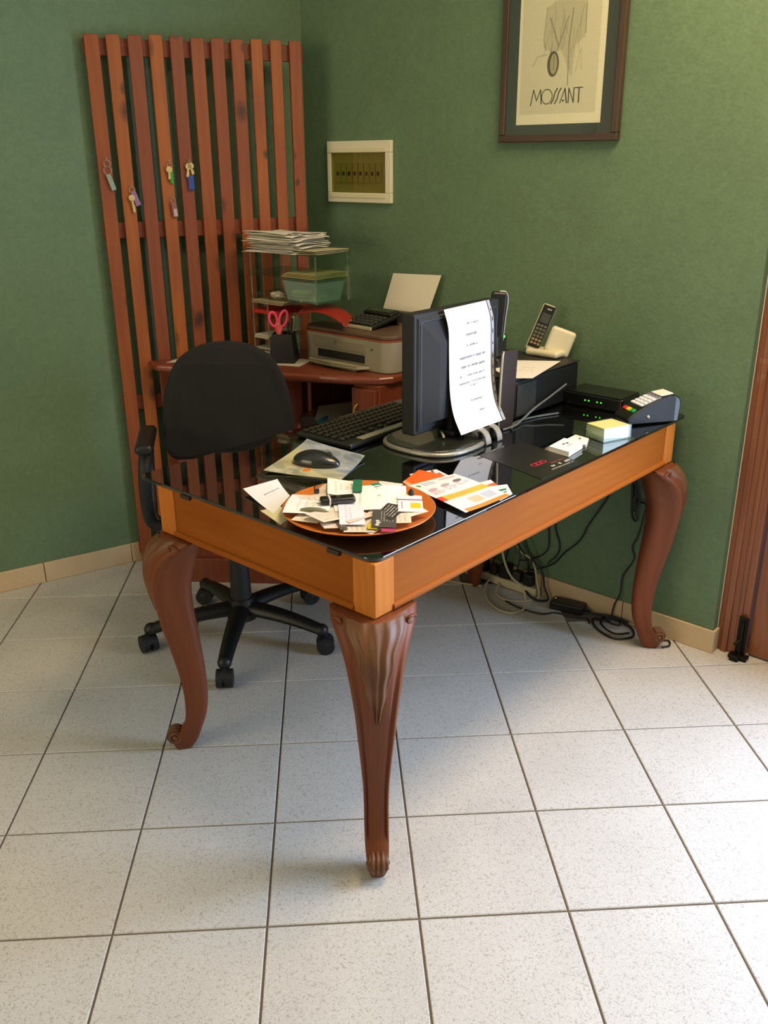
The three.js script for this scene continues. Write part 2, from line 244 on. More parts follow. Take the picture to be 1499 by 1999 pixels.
// ---------------------------------------------------------------- framed poster and fuse box on the right wall
{
  const z0 = -0.755, z1 = -0.322, y0 = 1.594, y1 = 2.26, x = XW;
  const t = thing('framed_poster', 'dark framed vintage poster with a pencil drawing and block lettering on the right wall', 'poster', [x, y0, (z0 + z1) / 2]);
  t.rotation.x = 0.0;
  const hw = (z1 - z0) / 2, H = y1 - y0, fr = 0.022;
  const fm = MP({ map: wood([68, 50, 36], [54, 38, 28], [78, 58, 42], 61), roughness: 0.45, clearcoat: 0.3 });
  part('frame', [grain(span(-0.024, -0.001, 0, fr, -hw, hw, 0.003, 2), 2), grain(span(-0.024, -0.001, H - fr, H, -hw, hw, 0.003, 2), 2), grain(span(-0.024, -0.001, fr, H - fr, -hw, -hw + fr, 0.003, 2), 1), grain(span(-0.024, -0.001, fr, H - fr, hw - fr, hw, 0.003, 2), 1)], fm, t);
  part('mat_border', span(-0.016, -0.002, fr, H - fr, -hw + fr, hw - fr, 0), plain(0x36403a, 0.5), t);
  const pw = 0.306, ph = H - fr - 0.052 - 0.03;
  const tex = canvasTex(768, Math.round(768 * ph / pw), (g, w, h) => {
    g.fillStyle = '#e4e2c2'; g.fillRect(0, 0, w, h);
    const k = w / 0.306, X = (m) => m * k, Y = (m) => h - m * k;         // metres from the lower left corner of the sheet
    g.fillStyle = '#d0ceae'; g.fillRect(X(0.010), Y(0.62), X(0.276), k * (0.62 - 0.03));
    const r = rng(9); for (let i = 0; i < 900; i++) { g.fillStyle = `rgba(${120 + r() * 60},${120 + r() * 50},${80 + r() * 40},0.05)`; g.fillRect(r() * w, r() * h, 8 + 60 * r(), 2 + 6 * r()); }
    // soft pencil study of draped cloth: loose strokes only
    g.lineCap = 'round'; const st = (c, wd, pts) => { g.strokeStyle = c; g.lineWidth = wd * k; g.beginPath(); g.moveTo(X(pts[0][0]), Y(pts[0][1])); for (const p of pts.slice(1)) g.lineTo(X(p[0]), Y(p[1])); g.stroke(); };
    g.fillStyle = 'rgba(120,116,84,0.22)'; g.beginPath(); [[0.10, 0.33], [0.09, 0.22], [0.125, 0.20], [0.155, 0.21], [0.195, 0.13], [0.205, 0.22], [0.235, 0.24], [0.235, 0.33], [0.20, 0.37], [0.16, 0.36]].forEach((p, i) => g[i ? 'lineTo' : 'moveTo'](X(p[0]), Y(p[1]))); g.fill();
    st('rgba(80,78,56,0.4)', 0.003, [[0.098, 0.33], [0.09, 0.24], [0.10, 0.21]]); st('rgba(80,78,56,0.45)', 0.003, [[0.235, 0.33], [0.236, 0.25]]); st('rgba(80,78,56,0.4)', 0.004, [[0.19, 0.32], [0.18, 0.22], [0.184, 0.11]]);
    st('rgba(80,78,56,0.35)', 0.005, [[0.11, 0.30], [0.145, 0.22]]); st('rgba(80,78,56,0.35)', 0.004, [[0.175, 0.30], [0.14, 0.21]]); st('rgba(80,78,56,0.25)', 0.004, [[0.055, 0.17], [0.07, 0.195], [0.105, 0.20]]);
    st('rgba(80,78,56,0.4)', 0.003, [[0.16, 0.365], [0.20, 0.372], [0.234, 0.335]]); for (let i = 0; i < 26; i++) { const a = 0.10 + 0.13 * r(), b = 0.2 + 0.15 * r(); st('rgba(90,86,60,0.18)', 0.003, [[a, b], [a - 0.015 + 0.03 * r(), b - 0.06]]); }
    g.fillStyle = 'rgba(60,60,46,0.85)'; g.beginPath(); g.ellipse(X(0.128), Y(0.172), 0.021 * k, 0.036 * k, 0, 0, 6.3); g.fill(); g.fillStyle = '#a7a37c'; g.beginPath(); g.ellipse(X(0.130), Y(0.172), 0.013 * k, 0.029 * k, 0, 0, 6.3); g.fill();
    st('rgba(60,60,46,0.5)', 0.002, [[0.130, 0.195], [0.131, 0.155]]);
    // the lettering, thin capitals with leaning double S
    const L = (pts, wd = 0.0028) => st('#2e2d1e', wd * 1.2, pts), b = 0.060, tp = 0.101;
    L([[0.052, b - 0.004], [0.062, tp]]); L([[0.062, tp], [0.074, b + 0.01], [0.088, tp]], 0.0024); L([[0.088, tp], [0.092, b]], 0.0032);
    g.strokeStyle = '#3c3a28'; g.lineWidth = 0.0028 * k; g.beginPath(); g.ellipse(X(0.112), Y(0.080), 0.019 * k, 0.021 * k, 0, 0, 6.3); g.stroke();
    for (const o of [0, 0.0135]) { L([[0.128 + o, b - 0.001], [0.136 + o, b + 0.012], [0.141 + o, tp - 0.010], [0.149 + o, tp + 0.001]], 0.0032); }
    L([[0.160, b], [0.176, tp]], 0.0024); L([[0.176, tp], [0.184, b]], 0.0034); g.fillStyle = '#3c3a28'; g.beginPath(); g.moveTo(X(0.166), Y(0.069)); g.lineTo(X(0.176), Y(0.069)); g.lineTo(X(0.171), Y(0.062)); g.fill();
    L([[0.190, b], [0.190, tp]], 0.003); L([[0.190, tp], [0.208, b]], 0.0024); L([[0.208, b], [0.208, tp]], 0.003); L([[0.212, tp], [0.238, tp]], 0.0024); L([[0.226, tp], [0.226, b]], 0.0034);
  });
  const sh = gridGeo((u, v) => V(-0.0168, fr + 0.030 + v * ph, -pw / 2 + u * pw), 1, 1); const back = span(-0.0166, -0.0161, fr + 0.03, fr + 0.03 + ph, -pw / 2, pw / 2, 0);
  const fix = gridGeo((u, v) => V(-0.0168, fr + 0.030 + v * ph, -pw / 2 + u * pw), 1, 1);
  part('print', fix, M({ map: tex, roughness: 0.6 }), t); part('backing_sheet', back, plain(0xe4e2c2, 0.7), t);
  part('glazing', span(-0.0195, -0.018, fr, H - fr, -hw + fr, hw - fr, 0), MP({ color: 0xffffff, roughness: 0.02, transmission: 1, thickness: 0 }), t);
}
{
  const t = thing('fuse_box', 'flush white fuse box with a smoky window on the right wall', 'fuse box', [XW, 1.39, -1.40]), a = -0.166, b = 0.165, H = 0.221, m = plain(0xdfdcc2, 0.5);
  part('frame', [span(-0.016, -0.001, 0, 0.036, a, b, 0.003, 2), span(-0.016, -0.001, H - 0.042, H, a, b, 0.003, 2), span(-0.016, -0.001, 0.036, H - 0.042, a, a + 0.022, 0.003, 2), span(-0.016, -0.001, 0.036, H - 0.042, b - 0.03, b, 0.003, 2)], m, t);
  for (const y of [0.018, H - 0.040]) part('door_rim', span(-0.019, -0.0162, y, y + 0.015, a + 0.016, b - 0.024, 0.001), plain(0xdcd7b4, 0.45), t);
  part('backplate', span(-0.004, -0.0015, 0.036, H - 0.042, a + 0.022, b - 0.03, 0), plain(0xb4ac80, 0.7), t);
  for (let i = 0; i < 8; i++) { const z = a + 0.04 + i * 0.030, br = part('breaker', span(-0.010, -0.0042, 0.072, 0.142, z, z + 0.026, 0.001), plain(0xaca474, 0.6), t); part('toggle', span(-0.0125, -0.0101, 0.098, 0.112, z + 0.007, z + 0.019, 0.001), [2, 3, 4].includes(i) ? plain(0x141712, 0.5) : plain(0x3e4436, 0.6), br); }
  part('window', span(-0.0152, -0.0138, 0.036, H - 0.042, a + 0.022, b - 0.03, 0), MP({ color: 0xe6e6cc, roughness: 0.08, transmission: 1, thickness: 0 }), t);
}

// ---------------------------------------------------------------- the desk
const T = 0.794;
{
  const t = thing('desk', 'antique wooden desk with carved cabriole legs and a black glass top', 'desk', [0, 0, 0]);
  const X1 = 1.385, Z0 = -0.735, y0 = 0.672, y1 = 0.784, bk = 0.062;
  part('glass_top', plan(roundRect(0.0, 1.465, -0.818, 0.0, 0.028), 0.7862, T, 0.0015, 2), blackGlass, t);
  part('top_board', span(0.03, 1.355, 0.762, 0.7855, -0.705, -0.03, 0), plain(0x2a1a10, 0.6), t);
  const ap = (g, a) => part('apron_panel', grain(g, a), apronMat, t);
  ap(span(bk, X1 - bk, y0, y1, -0.026, -0.004, 0.002), 0); ap(span(0.004, 0.026, y0, y1, Z0 + bk, -bk, 0.002), 2); ap(span(X1 - 0.026, X1 - 0.004, y0, y1, Z0 + bk, -bk, 0.002), 2); ap(span(bk, X1 - bk, y0, y1, Z0 + 0.004, Z0 + 0.026, 0.002), 0);
  for (const [x, z] of [[0, -bk], [0, Z0], [X1 - bk, -bk], [X1 - bk, Z0]]) part('corner_block', grain(span(x, x + bk, 0.660, y1 + 0.0008, z, z + bk, 0.004, 2), 1), blockMat, t);
  const bead = (a, b, ax) => { const r = 0.0085, s = new THREE.Shape(); s.absarc(0, 0, r, 0, Math.PI * 2, false); const g = new THREE.ExtrudeGeometry(s, { depth: b - a, bevelEnabled: false, curveSegments: 8 }); return ax === 2 ? g.translate(0, 0, a) : g.rotateY(Math.PI / 2).translate(a, 0, 0); };
  const mo = (g, a) => part('bead_moulding', grain(g, a), apronMat, t);
  mo(merged([bead(bk - 0.004, X1 - bk + 0.004, 0).translate(0, 0.6685, -0.004), span(bk, X1 - bk, 0.655, 0.6715, -0.03, -0.006, 0.002)]), 0);
  mo(merged([bead(Z0 + bk - 0.004, -bk + 0.004, 2).translate(0.004, 0.6685, 0), span(0.006, 0.03, 0.655, 0.6715, Z0 + bk, -bk, 0.002)]), 2);
  mo(merged([bead(Z0 + bk - 0.004, -bk + 0.004, 2).translate(X1 - 0.004, 0.6685, 0)]), 2);
  for (const z of [-0.62, -0.115]) part('glass_pad', span(-0.004, 0.010, 0.776, 0.7858, z - 0.018, z + 0.018, 0.002), plain(0x2a1710, 0.6), t);
  // cabriole leg: d outward along the corner's diagonal, p across, y up
  const st = [[0.659, 0.001, -0.105, 0.093], [0.648, 0.016, -0.099, 0.093], [0.630, 0.032, -0.092, 0.088], [0.605, 0.045, -0.083, 0.076], [0.575, 0.053, -0.075, 0.066], [0.53, 0.053, -0.062, 0.057], [0.48, 0.043, -0.056, 0.050], [0.43, 0.030, -0.058, 0.0445], [0.37, 0.015, -0.064, 0.040], [0.30, -0.001, -0.071, 0.0345], [0.23, -0.014, -0.076, 0.030], [0.17, -0.019, -0.076, 0.0285], [0.12, -0.017, -0.070, 0.0285], [0.085, -0.009, -0.060, 0.028], [0.065, 0.004, -0.052, 0.027], [0.045, 0.020, -0.045, 0.025], [0.025, 0.026, -0.036, 0.021], [0.010, 0.022, -0.026, 0.017], [0.001, 0.016, -0.018, 0.014]];
  const cat = (k) => new THREE.CatmullRomCurve3(st.map((s) => V(s[0], s[k], 0)));
  const prof = (y) => { let i = 0; while (i < st.length - 2 && st[i + 1][0] > y) i++; const a = st[i], b = st[i + 1], q = clamp((a[0] - y) / (a[0] - b[0]), 0, 1), A = st[Math.max(i - 1, 0)], B = st[Math.min(i + 2, st.length - 1)]; const h = (k) => { const m0 = (b[k] - A[k]) / (b[0] - A[0] || 1) * (b[0] - a[0]), m1 = (B[k] - a[k]) / (B[0] - a[0] || 1) * (b[0] - a[0]), q2 = q * q, q3 = q2 * q; return (2 * q3 - 3 * q2 + 1) * a[k] + (q3 - 2 * q2 + q) * m0 + (-2 * q3 + 3 * q2) * b[k] + (q3 - q2) * m1; }; return [h(1), h(2), h(3)]; };
  const curveK = (y) => lerp(0.22, 0.92, clamp((y - 0.40) / 0.24, 0, 1));
  const front = (y, s) => { const [f, , b] = prof(y), a = Math.abs(s); let d = f - curveK(y) * b * s * s; if (y > 0.09) { if (a > 0.80) d += 0.0045 * Math.sin((a - 0.80) / 0.2 * Math.PI); else if (a > 0.66) d -= 0.0045 * Math.sin((a - 0.66) / 0.14 * Math.PI); } return d; };
  const NF = 28, NB = 12, ys = []; for (let i = 0; i <= 64; i++) ys.push(lerp(0.659, 0.001, i / 64));
  const P = [], U = [], I = [], NC = NF + NB;
  ys.forEach((y) => { const [f, r, b] = prof(y); for (let k = 0; k < NC; k++) { let d, p; if (k <= NF) { const s = -1 + 2 * k / NF; d = front(y, s); p = s * b; } else { const q = (k - NF) / NB, dE = front(y, 1), bb = 0.62 * b; if (q < 0.38) { d = lerp(dE, r, q / 0.38); p = lerp(b, bb, q / 0.38); } else if (q < 0.62) { const w = (q - 0.38) / 0.24; d = r - 0.004 * Math.sin(w * Math.PI); p = lerp(bb, -bb, w); } else { d = lerp(r, dE, (q - 0.62) / 0.38); p = lerp(-bb, -b, (q - 0.62) / 0.38); } } P.push(d, y, p); U.push(k / NC * 1.2, y); } });
  for (let j = 0; j < 64; j++) for (let k = 0; k < NC; k++) { const a = j * NC + k, b = j * NC + (k + 1) % NC, c = a + NC, e = b + NC; I.push(a, c, b, b, c, e); }
  for (const [base, flip] of [[0, 0], [64 * NC, 1]]) for (let k = 1; k + 1 < NC; k++) flip ? I.push(base, base + k + 1, base + k) : I.push(base, base + k, base + k + 1);
  const leg = new THREE.BufferGeometry(); leg.setAttribute('position', new THREE.Float32BufferAttribute(P, 3)); leg.setAttribute('uv', new THREE.Float32BufferAttribute(U, 2)); leg.setIndex(I); leg.computeVertexNormals();
  // acanthus leaf on the knee: three lobes a side, grooved, tapering to a point
  const leafW = (y) => { const q = clamp((y - 0.415) / 0.235, 0, 1); return 0.72 * Math.pow(q, 0.62) * (1 + 0.06 * Math.sin(q * 22)); };
  const carve = gridGeo((u, v) => { const y = lerp(0.415, 0.656, v), w = leafW(y), s = (2 * u - 1), q = s * w, [, , b] = prof(y); const fan = Math.cos(s * 15 * (0.55 + 0.45 * v)), rim = Math.pow(1 - Math.pow(Math.abs(s), 6), 0.5), tip = clamp(v * 9, 0, 1); return V(front(y, q) + rim * tip * (0.0042 + 0.0026 * fan) - 0.0012, y, q * b * 1.0); }, 56, 44);
  const ear = (sg) => { const p = []; for (let i = 0; i <= 26; i++) { const q = i / 26, a = q * 5.2, r = 0.012 * (1 - 0.72 * q); const yy = 0.640 + r * Math.sin(a), [, , b] = prof(0.640), pp = 0.84 * b + r * Math.cos(a); p.push([front(0.640, clamp(pp / b, 0, 1)) + 0.0005, yy, sg * pp]); } return tube(p, 0.0036, 40, 6); };
  const scroll = merged([new THREE.CylinderGeometry(0.0215, 0.0215, 0.040, 20).rotateX(Math.PI / 2), ...[-1, 1].map((s) => new THREE.TorusGeometry(0.014, 0.004, 8, 20).translate(0, 0, s * 0.0205)), ...[-1, 1].map((s) => new THREE.SphereGeometry(0.008, 10, 8).translate(0, 0, s * 0.020)), ...[-0.011, 0, 0.011].map((p) => { const a = []; for (let i = 0; i <= 10; i++) { const q = lerp(-0.9, 2.1, i / 10); a.push([0.0215 * Math.cos(q), 0.0215 * Math.sin(q), p]); } return tube(a, 0.0045, 12, 6); })]).translate(0.018, 0.045, 0);
  for (const [x, z, dx, dz] of [[0, 0, -1, 1], [0, Z0, -1, -1], [X1, 0, 1, 1], [X1, Z0, 1, -1]]) {
    const l = part('leg', leg, legMat, t); l.position.set(x, 0, z); l.rotation.y = Math.atan2(-dz, dx);
    part('carved_leaf', carve, leafMat, l); part('scroll_foot', scroll, leafMat, l); part('carved_scroll', [ear(1), ear(-1)], legMat, l);
  }
}

// ---------------------------------------------------------------- corner table with its cupboard and shelf
const TB = 0.838;
{
  const t = thing('corner_table', 'reddish brown wooden corner table behind the desk carrying the printer', 'table');
  part('table_top', grain(plan([[0.716, -1.74], [0.915, -1.27], [1.03, -1.04], [1.085, -0.955], [1.13, -0.93], [1.472, -0.93], [1.472, -1.46], [1.325, -1.535], [0.735, -1.825]], TB - 0.03, TB, 0.012, 4), 2), tableMat, t);
  const ped = part('cupboard', grain(span(1.075, 1.44, 0.001, TB - 0.0305, -1.07, -0.95, 0.003), 1), tableMat, t);
  const dr = part('drawer', grain(span(1.058, 1.0745, 0.20, TB - 0.045, -1.065, -0.955, 0.003), 1), tableMat, ped); 
  part('support_panel', grain(span(1.16, 1.44, 0.001, TB - 0.0305, -1.40, -1.38, 0.002), 1), tableMat, t);
  part('support_panel', grain(plan([[0.775, -1.74], [0.79, -1.775], [1.25, -1.548], [1.235, -1.51]], 0.001, TB - 0.0305), 1), tableMat, t);
  part('shelf', grain(plan([[0.96, -1.25], [1.06, -1.12], [1.40, -1.12], [1.40, -1.375], [1.10, -1.375]], 0.618, 0.636), 0), tableMat, t);
  part('plinth', grain(plan([[0.672, -1.600], [0.96, -1.228], [0.985, -1.248], [0.697, -1.62]], 0.001, 0.10, 0.002), 0), tableMat, t);
  part('handle', [tube([[1.056, 0.735, -1.035], [1.040, 0.725, -1.035], [1.040, 0.655, -1.035], [1.056, 0.645, -1.035]], 0.005, 20)], plain(0x8a6a3a, 0.4, { metalness: 0.6 }), dr);
}

// ---------------------------------------------------------------- swivel chair
{
  const c = [0.528, 0, -1.098], fx = -0.618, fz = 0.786, turn = Math.atan2(fx, fz);     // local +z is the way it faces
  const t = thing('office_chair', 'black fabric swivel chair with a five star base behind the desk', 'chair', c, turn);
  const ca = Math.cos(turn), sa = Math.sin(turn), loc = (x, z) => { const dx = x - c[0], dz = z - c[2]; return [dx * ca - dz * sa, dx * sa + dz * ca]; };
  for (const [x, z] of [[0.279, -0.894], [0.254, -1.265], [0.64, -0.809], [0.606, -1.41], [0.862, -1.114]]) {
    const [lx, lz] = loc(x, z), r = Math.hypot(lx, lz), ang = Math.atan2(-lz, lx);
    const s = []; for (let i = 0; i <= 8; i++) { const q = i / 8; s.push([q, lerp(0.03, r - 0.012, q), lerp(0.116, 0.080, q * q), lerp(0.034, 0.023, q), lerp(0.034, 0.024, q)]); }
    const armG = gridGeo((u, v) => { const k = Math.min(8, Math.floor(v * 8)), a = s[k], th = u * Math.PI * 2; return V(a[1], a[2] + a[4] / 1.3 * Math.sin(th), a[3] * Math.cos(th)); }, 12, 8);
    const cap = new THREE.SphereGeometry(0.023, 12, 8).translate(r - 0.012, 0.080, 0);
    const a = part('base_arm', merged([armG, cap]).rotateY(ang), blackPlastic, t);
    const wh = (o) => merged([new THREE.CylinderGeometry(0.030, 0.030, 0.020, 24).rotateX(Math.PI / 2), new THREE.TorusGeometry(0.025, 0.0055, 8, 24)]).translate(r, 0.0308, o);
    const cs = rr(0, 3);
    part('caster', merged([wh(-0.0155), wh(0.0155), rod([r, 0.0308, -0.02], [r, 0.0308, 0.02], 0.008), new THREE.SphereGeometry(0.029, 12, 8, 0, Math.PI * 2, 0, Math.PI / 2).translate(r, 0.034, 0), rod([r, 0.05, 0], [r, 0.085, 0], 0.008)]).translate(-r, 0, 0).rotateY(cs).translate(r, 0, 0).rotateY(ang), softBlack, a);
  }
  part('hub', [new THREE.CylinderGeometry(0.042, 0.052, 0.075, 20).translate(0, 0.118, 0)], blackPlastic, t);
  part('column', [new THREE.CylinderGeometry(0.030, 0.036, 0.20, 20).translate(0, 0.25, 0), new THREE.CylinderGeometry(0.016, 0.016, 0.10, 16).translate(0, 0.39, 0)], softBlack, t);
  part('mechanism', span(-0.09, 0.09, 0.405, 0.44, -0.11, 0.11, 0.008, 2), blackPlastic, t);
  part('seat', box(0.46, 0.07, 0.44, 0, 0.476, 0.01, 0.032, 5), fabric, t);
  { // backrest: rounded top, bowed round the sitter
    const s = new THREE.Shape(), w = 0.216; s.moveTo(-w + 0.05, 0); s.lineTo(w - 0.05, 0); s.quadraticCurveTo(w - 0.006, 0.004, w, 0.06); s.bezierCurveTo(w + 0.008, 0.20, w - 0.02, 0.28, w - 0.06, 0.33); s.bezierCurveTo(w - 0.10, 0.37, 0.06, 0.385, 0, 0.385); s.bezierCurveTo(-0.06, 0.385, -w + 0.10, 0.37, -w + 0.06, 0.33); s.bezierCurveTo(-w + 0.02, 0.28, -w - 0.008, 0.20, -w, 0.06); s.quadraticCurveTo(-w + 0.006, 0.004, -w + 0.05, 0);
    const g = new THREE.ExtrudeGeometry(s, { depth: 0.02, bevelEnabled: true, bevelThickness: 0.02, bevelSize: 0.018, bevelOffset: -0.018, bevelSegments: 5, curveSegments: 16 }); const p = g.attributes.position;
    for (let i = 0; i < p.count; i++) p.setZ(i, p.getZ(i) + 0.7 * p.getX(i) ** 2 - 0.10 * (p.getY(i) - 0.2) * 0.5); g.computeVertexNormals();
    part('backrest', grain(g.translate(0, 0.60, -0.23), 0, 0.25, 0.25), fabric, t);
    part('back_support', tube([[0, 0.42, -0.10], [0, 0.415, -0.23], [0, 0.46, -0.262], [0, 0.62, -0.262], [0, 0.76, -0.258]], 0.016, 30, 8), blackPlastic, t);
  }
  for (const sx of [-1, 1]) {
    const x = sx * 0.262; const a = part('armrest', [tube([[x - sx * 0.06, 0.432, 0.02], [x, 0.45, 0.02], [x + sx * 0.012, 0.54, 0.05], [x + sx * 0.006, 0.66, 0.06], [x, 0.70, 0.02], [x, 0.70, -0.06], [x + sx * 0.006, 0.62, -0.10], [x + sx * 0.006, 0.5, -0.05], [x, 0.45, -0.02], [x - sx * 0.06, 0.432, -0.02]], 0.020, 60, 8)], softBlack, t);
    part('arm_pad', box(0.056, 0.034, 0.25, x, 0.722, -0.02, 0.016, 4), blackPlastic, a);
  }
}

// parts written in room coordinates under a thing that stands at its own base
function wpart(name, gs, m, t, label) { const g = merged(gs).clone(); g.translate(-t.position.x, -t.position.y, -t.position.z); return part(name, g, m, t, label); }
function orient(o, up, frontish) { const y = V(...up).normalize(), z = V(...frontish); z.addScaledVector(y, -z.dot(y)).normalize(); const x = y.clone().cross(z); o.quaternion.setFromRotationMatrix(new THREE.Matrix4().makeBasis(x, y, z)); }

// ---------------------------------------------------------------- monitor, its notice, keyboard, mouse
{
  const t = thing('monitor', 'black desktop monitor seen from behind with an oval silver rimmed foot', 'monitor', [0.81, T, -0.42]);
  const body = softBlack, shell = MP({ color: 0x2b2f35, roughness: 0.26, clearcoat: 0.5, clearcoatRoughness: 0.25 });
  wpart('bezel', [span(0.612, 1.0, 0.836, 0.862, -0.452, -0.408, 0.006, 3), span(0.612, 1.0, 1.142, 1.166, -0.452, -0.408, 0.006, 3), span(0.612, 0.636, 0.85, 1.154, -0.452, -0.408, 0.006, 3), span(0.976, 1.0, 0.85, 1.154, -0.452, -0.408, 0.006, 3)], body, t);
  wpart('screen', span(0.634, 0.978, 0.860, 1.144, -0.449, -0.440, 0.001), MP({ color: 0x050608, roughness: 0.15, clearcoat: 1 }), t);
  const rect4 = (x0, x1, y0, y1, z) => [[x0, y0, z], [x1, y0, z], [x1, y1, z], [x0, y1, z]];
  const frustum = (A, B) => { const P = []; const tri = (...q) => q.forEach((p) => P.push(...p)); for (let k = 0; k < 4; k++) { const a = A[k], b = A[(k + 1) % 4], c = B[(k + 1) % 4], d = B[k]; tri(a, b, c, a, c, d); } tri(B[0], B[1], B[2], B[0], B[2], B[3]); const g = new THREE.BufferGeometry(); g.setAttribute('position', new THREE.Float32BufferAttribute(P, 3)); g.computeVertexNormals(); return norm(g); };
  wpart('back_shell', [frustum(rect4(0.622, 0.990, 0.846, 1.156, -0.409), rect4(0.626, 0.986, 0.850, 1.152, -0.402)), frustum(rect4(0.640, 0.972, 0.864, 1.138, -0.4025), rect4(0.690, 0.922, 0.872, 1.082, -0.380))], shell, t);
  wpart('groove', [rod([0.633, 0.862, -0.4015], [0.633, 1.138, -0.4015], 0.002, 0.002, 6), rod([0.633, 1.138, -0.4015], [0.640, 1.145, -0.4015], 0.002, 0.002, 6), rod([0.640, 1.145, -0.4015], [0.972, 1.145, -0.4015], 0.002, 0.002, 6), rod([0.979, 1.138, -0.4015], [0.972, 1.145, -0.4015], 0.002, 0.002, 6), rod([0.979, 1.138, -0.4015], [0.979, 0.862, -0.4015], 0.002, 0.002, 6)], plain(0x3b3f48, 0.35), t);
  const oval = (a, b, y0, y1, bev) => { const p = []; for (let i = 0; i < 56; i++) { const q = i / 56 * 6.2832, c = Math.cos(q), s = Math.sin(q); p.push([0.715 + a * Math.sign(c) * Math.pow(Math.abs(c), 0.75), -0.415 + b * Math.sign(s) * Math.pow(Math.abs(s), 0.75)]); } return plan(p, y0, y1, bev, 3); };
  const base = wpart('foot', oval(0.135, 0.135, T + 0.0005, T + 0.013, 0.006), plain(0x9c9a90, 0.42, { metalness: 0.55 }), t, 'silver rimmed oval foot');
  wpart('foot_cover', oval(0.126, 0.124, T + 0.0125, T + 0.017, 0.002), MP({ color: 0x24261f, roughness: 0.3, clearcoat: 0.4 }), t);
  wpart('neck', [span(0.75, 0.85, 0.812, 0.90, -0.41, -0.385, 0.008, 3), span(0.74, 0.86, 0.812, 0.83, -0.43, -0.37, 0.006, 2)], body, t);
  for (const x of [0.792, 0.846]) { const a = []; for (let i = 0; i <= 10; i++) { const q = lerp(-0.5, 1.4, i / 10); a.push([x, T + 0.006 + 0.032 * Math.sin(q + 0.5) , -0.300 + 0.036 * Math.cos(q + 0.3)]); } wpart('hinge_band', sheet((u, v) => { const q = lerp(0, 1.5, v); return V(x + (u - 0.5) * 0.022, T + 0.004 + 0.040 * Math.sin(q), -0.315 + 0.034 * Math.cos(q)); }, 2, 12, 0.003), plain(0xc9c6bb, 0.3, { metalness: 0.6 }), t); }
  wpart('hinge_block', [span(0.765, 0.876, T + 0.001, T + 0.036, -0.36, -0.306, 0.012, 3)], blackPlastic, t);
}
{
  const path = [[1.168, -0.3945], [1.12, -0.378], [1.05, -0.374], [0.98, -0.371], [0.93, -0.366], [0.88, -0.353], [0.83, -0.326]].map(([y, z]) => V(0, y, z)), cv = new THREE.CatmullRomCurve3(path);
  const at = (u, v) => { const p = cv.getPoint(1 - v); return V(lerp(0.721, 0.928, u) + 0.004 * (1 - v), p.y + 0.004 * u, p.z + 0.006 * (u - 0.5) * (1 - v)); };
  const tex = canvasTex(512, 820, (g, w, h) => {
    g.fillStyle = '#e6e6e8'; g.fillRect(0, 0, w, h); const r = rng(77);
    const lines = [[0.155, 0.40, 0.30], [0.23, 0.40, 0.27], [0.30, 0.42, 0.24], [0.375, 0.24, 0.62], [0.435, 0.26, 0.56], [0.50, 0.25, 0.58], [0.565, 0.22, 0.64], [0.60, 0.46, 0.16], [0.74, 0.44, 0.28], [0.845, 0.60, 0.12]];
    for (const [y, x, l] of lines) scribble(g, x * w, y * h, l * w, 0.017 * h, 'rgba(50,50,62,0.72)', r, 0.18);
  });
  const t = thing('notice_sheet', 'white printed notice in a punched plastic sleeve taped to the back of the monitor', 'notice', [0.825, 0.83, -0.326]);
  wpart('sheet', sheet((u, v) => at(u * 0.925, v), 8, 30, 0.0008), M({ map: tex, roughness: 0.35 }), t);
  const stex = canvasTex(64, 820, (g, w, h) => { g.fillStyle = '#aeb0b8'; g.fillRect(0, 0, w, h); g.fillStyle = '#2e3138'; g.fillRect(0, 0, 16, h); g.fillStyle = '#15171a'; for (let i = 0; i < 11; i++) { g.beginPath(); g.ellipse(40, (0.09 + i * 0.082) * h, 9, i % 3 ? 15 : 8, 0, 0, 6.3); g.fill(); } });
  wpart('punched_strip', sheet((u, v) => at(0.9255 + u * 0.0745, v), 2, 30, 0.0008), M({ map: stex, roughness: 0.3 }), t);
}
{
  const t = thing('keyboard', 'black computer keyboard with a silver strip beside the monitor', 'keyboard', [0.72, T, -0.655], 0.03);
  part('case', [span(-0.22, 0.22, 0.001, 0.018, -0.105, 0.105, 0.006, 3)], MP({ color: 0x1b1b18, roughness: 0.35, clearcoat: 0.4 }), t);
  part('silver_strip', span(-0.16, 0.05, 0.0182, 0.0196, 0.074, 0.100, 0.0005), plain(0x9d9a80, 0.4), t);
  const ks = []; for (let j = 0; j < 6; j++) for (let i = 0; i < 20; i++) if (!(j === 0 && i > 4 && i < 11 && i % 2)) ks.push(box(0.0165, 0.008, 0.0165, -0.20 + i * 0.0211, 0.0215, 0.055 - j * 0.0275, 0.003, 1));
  part('keys', ks, plain(0x26261f, 0.5), t);
}
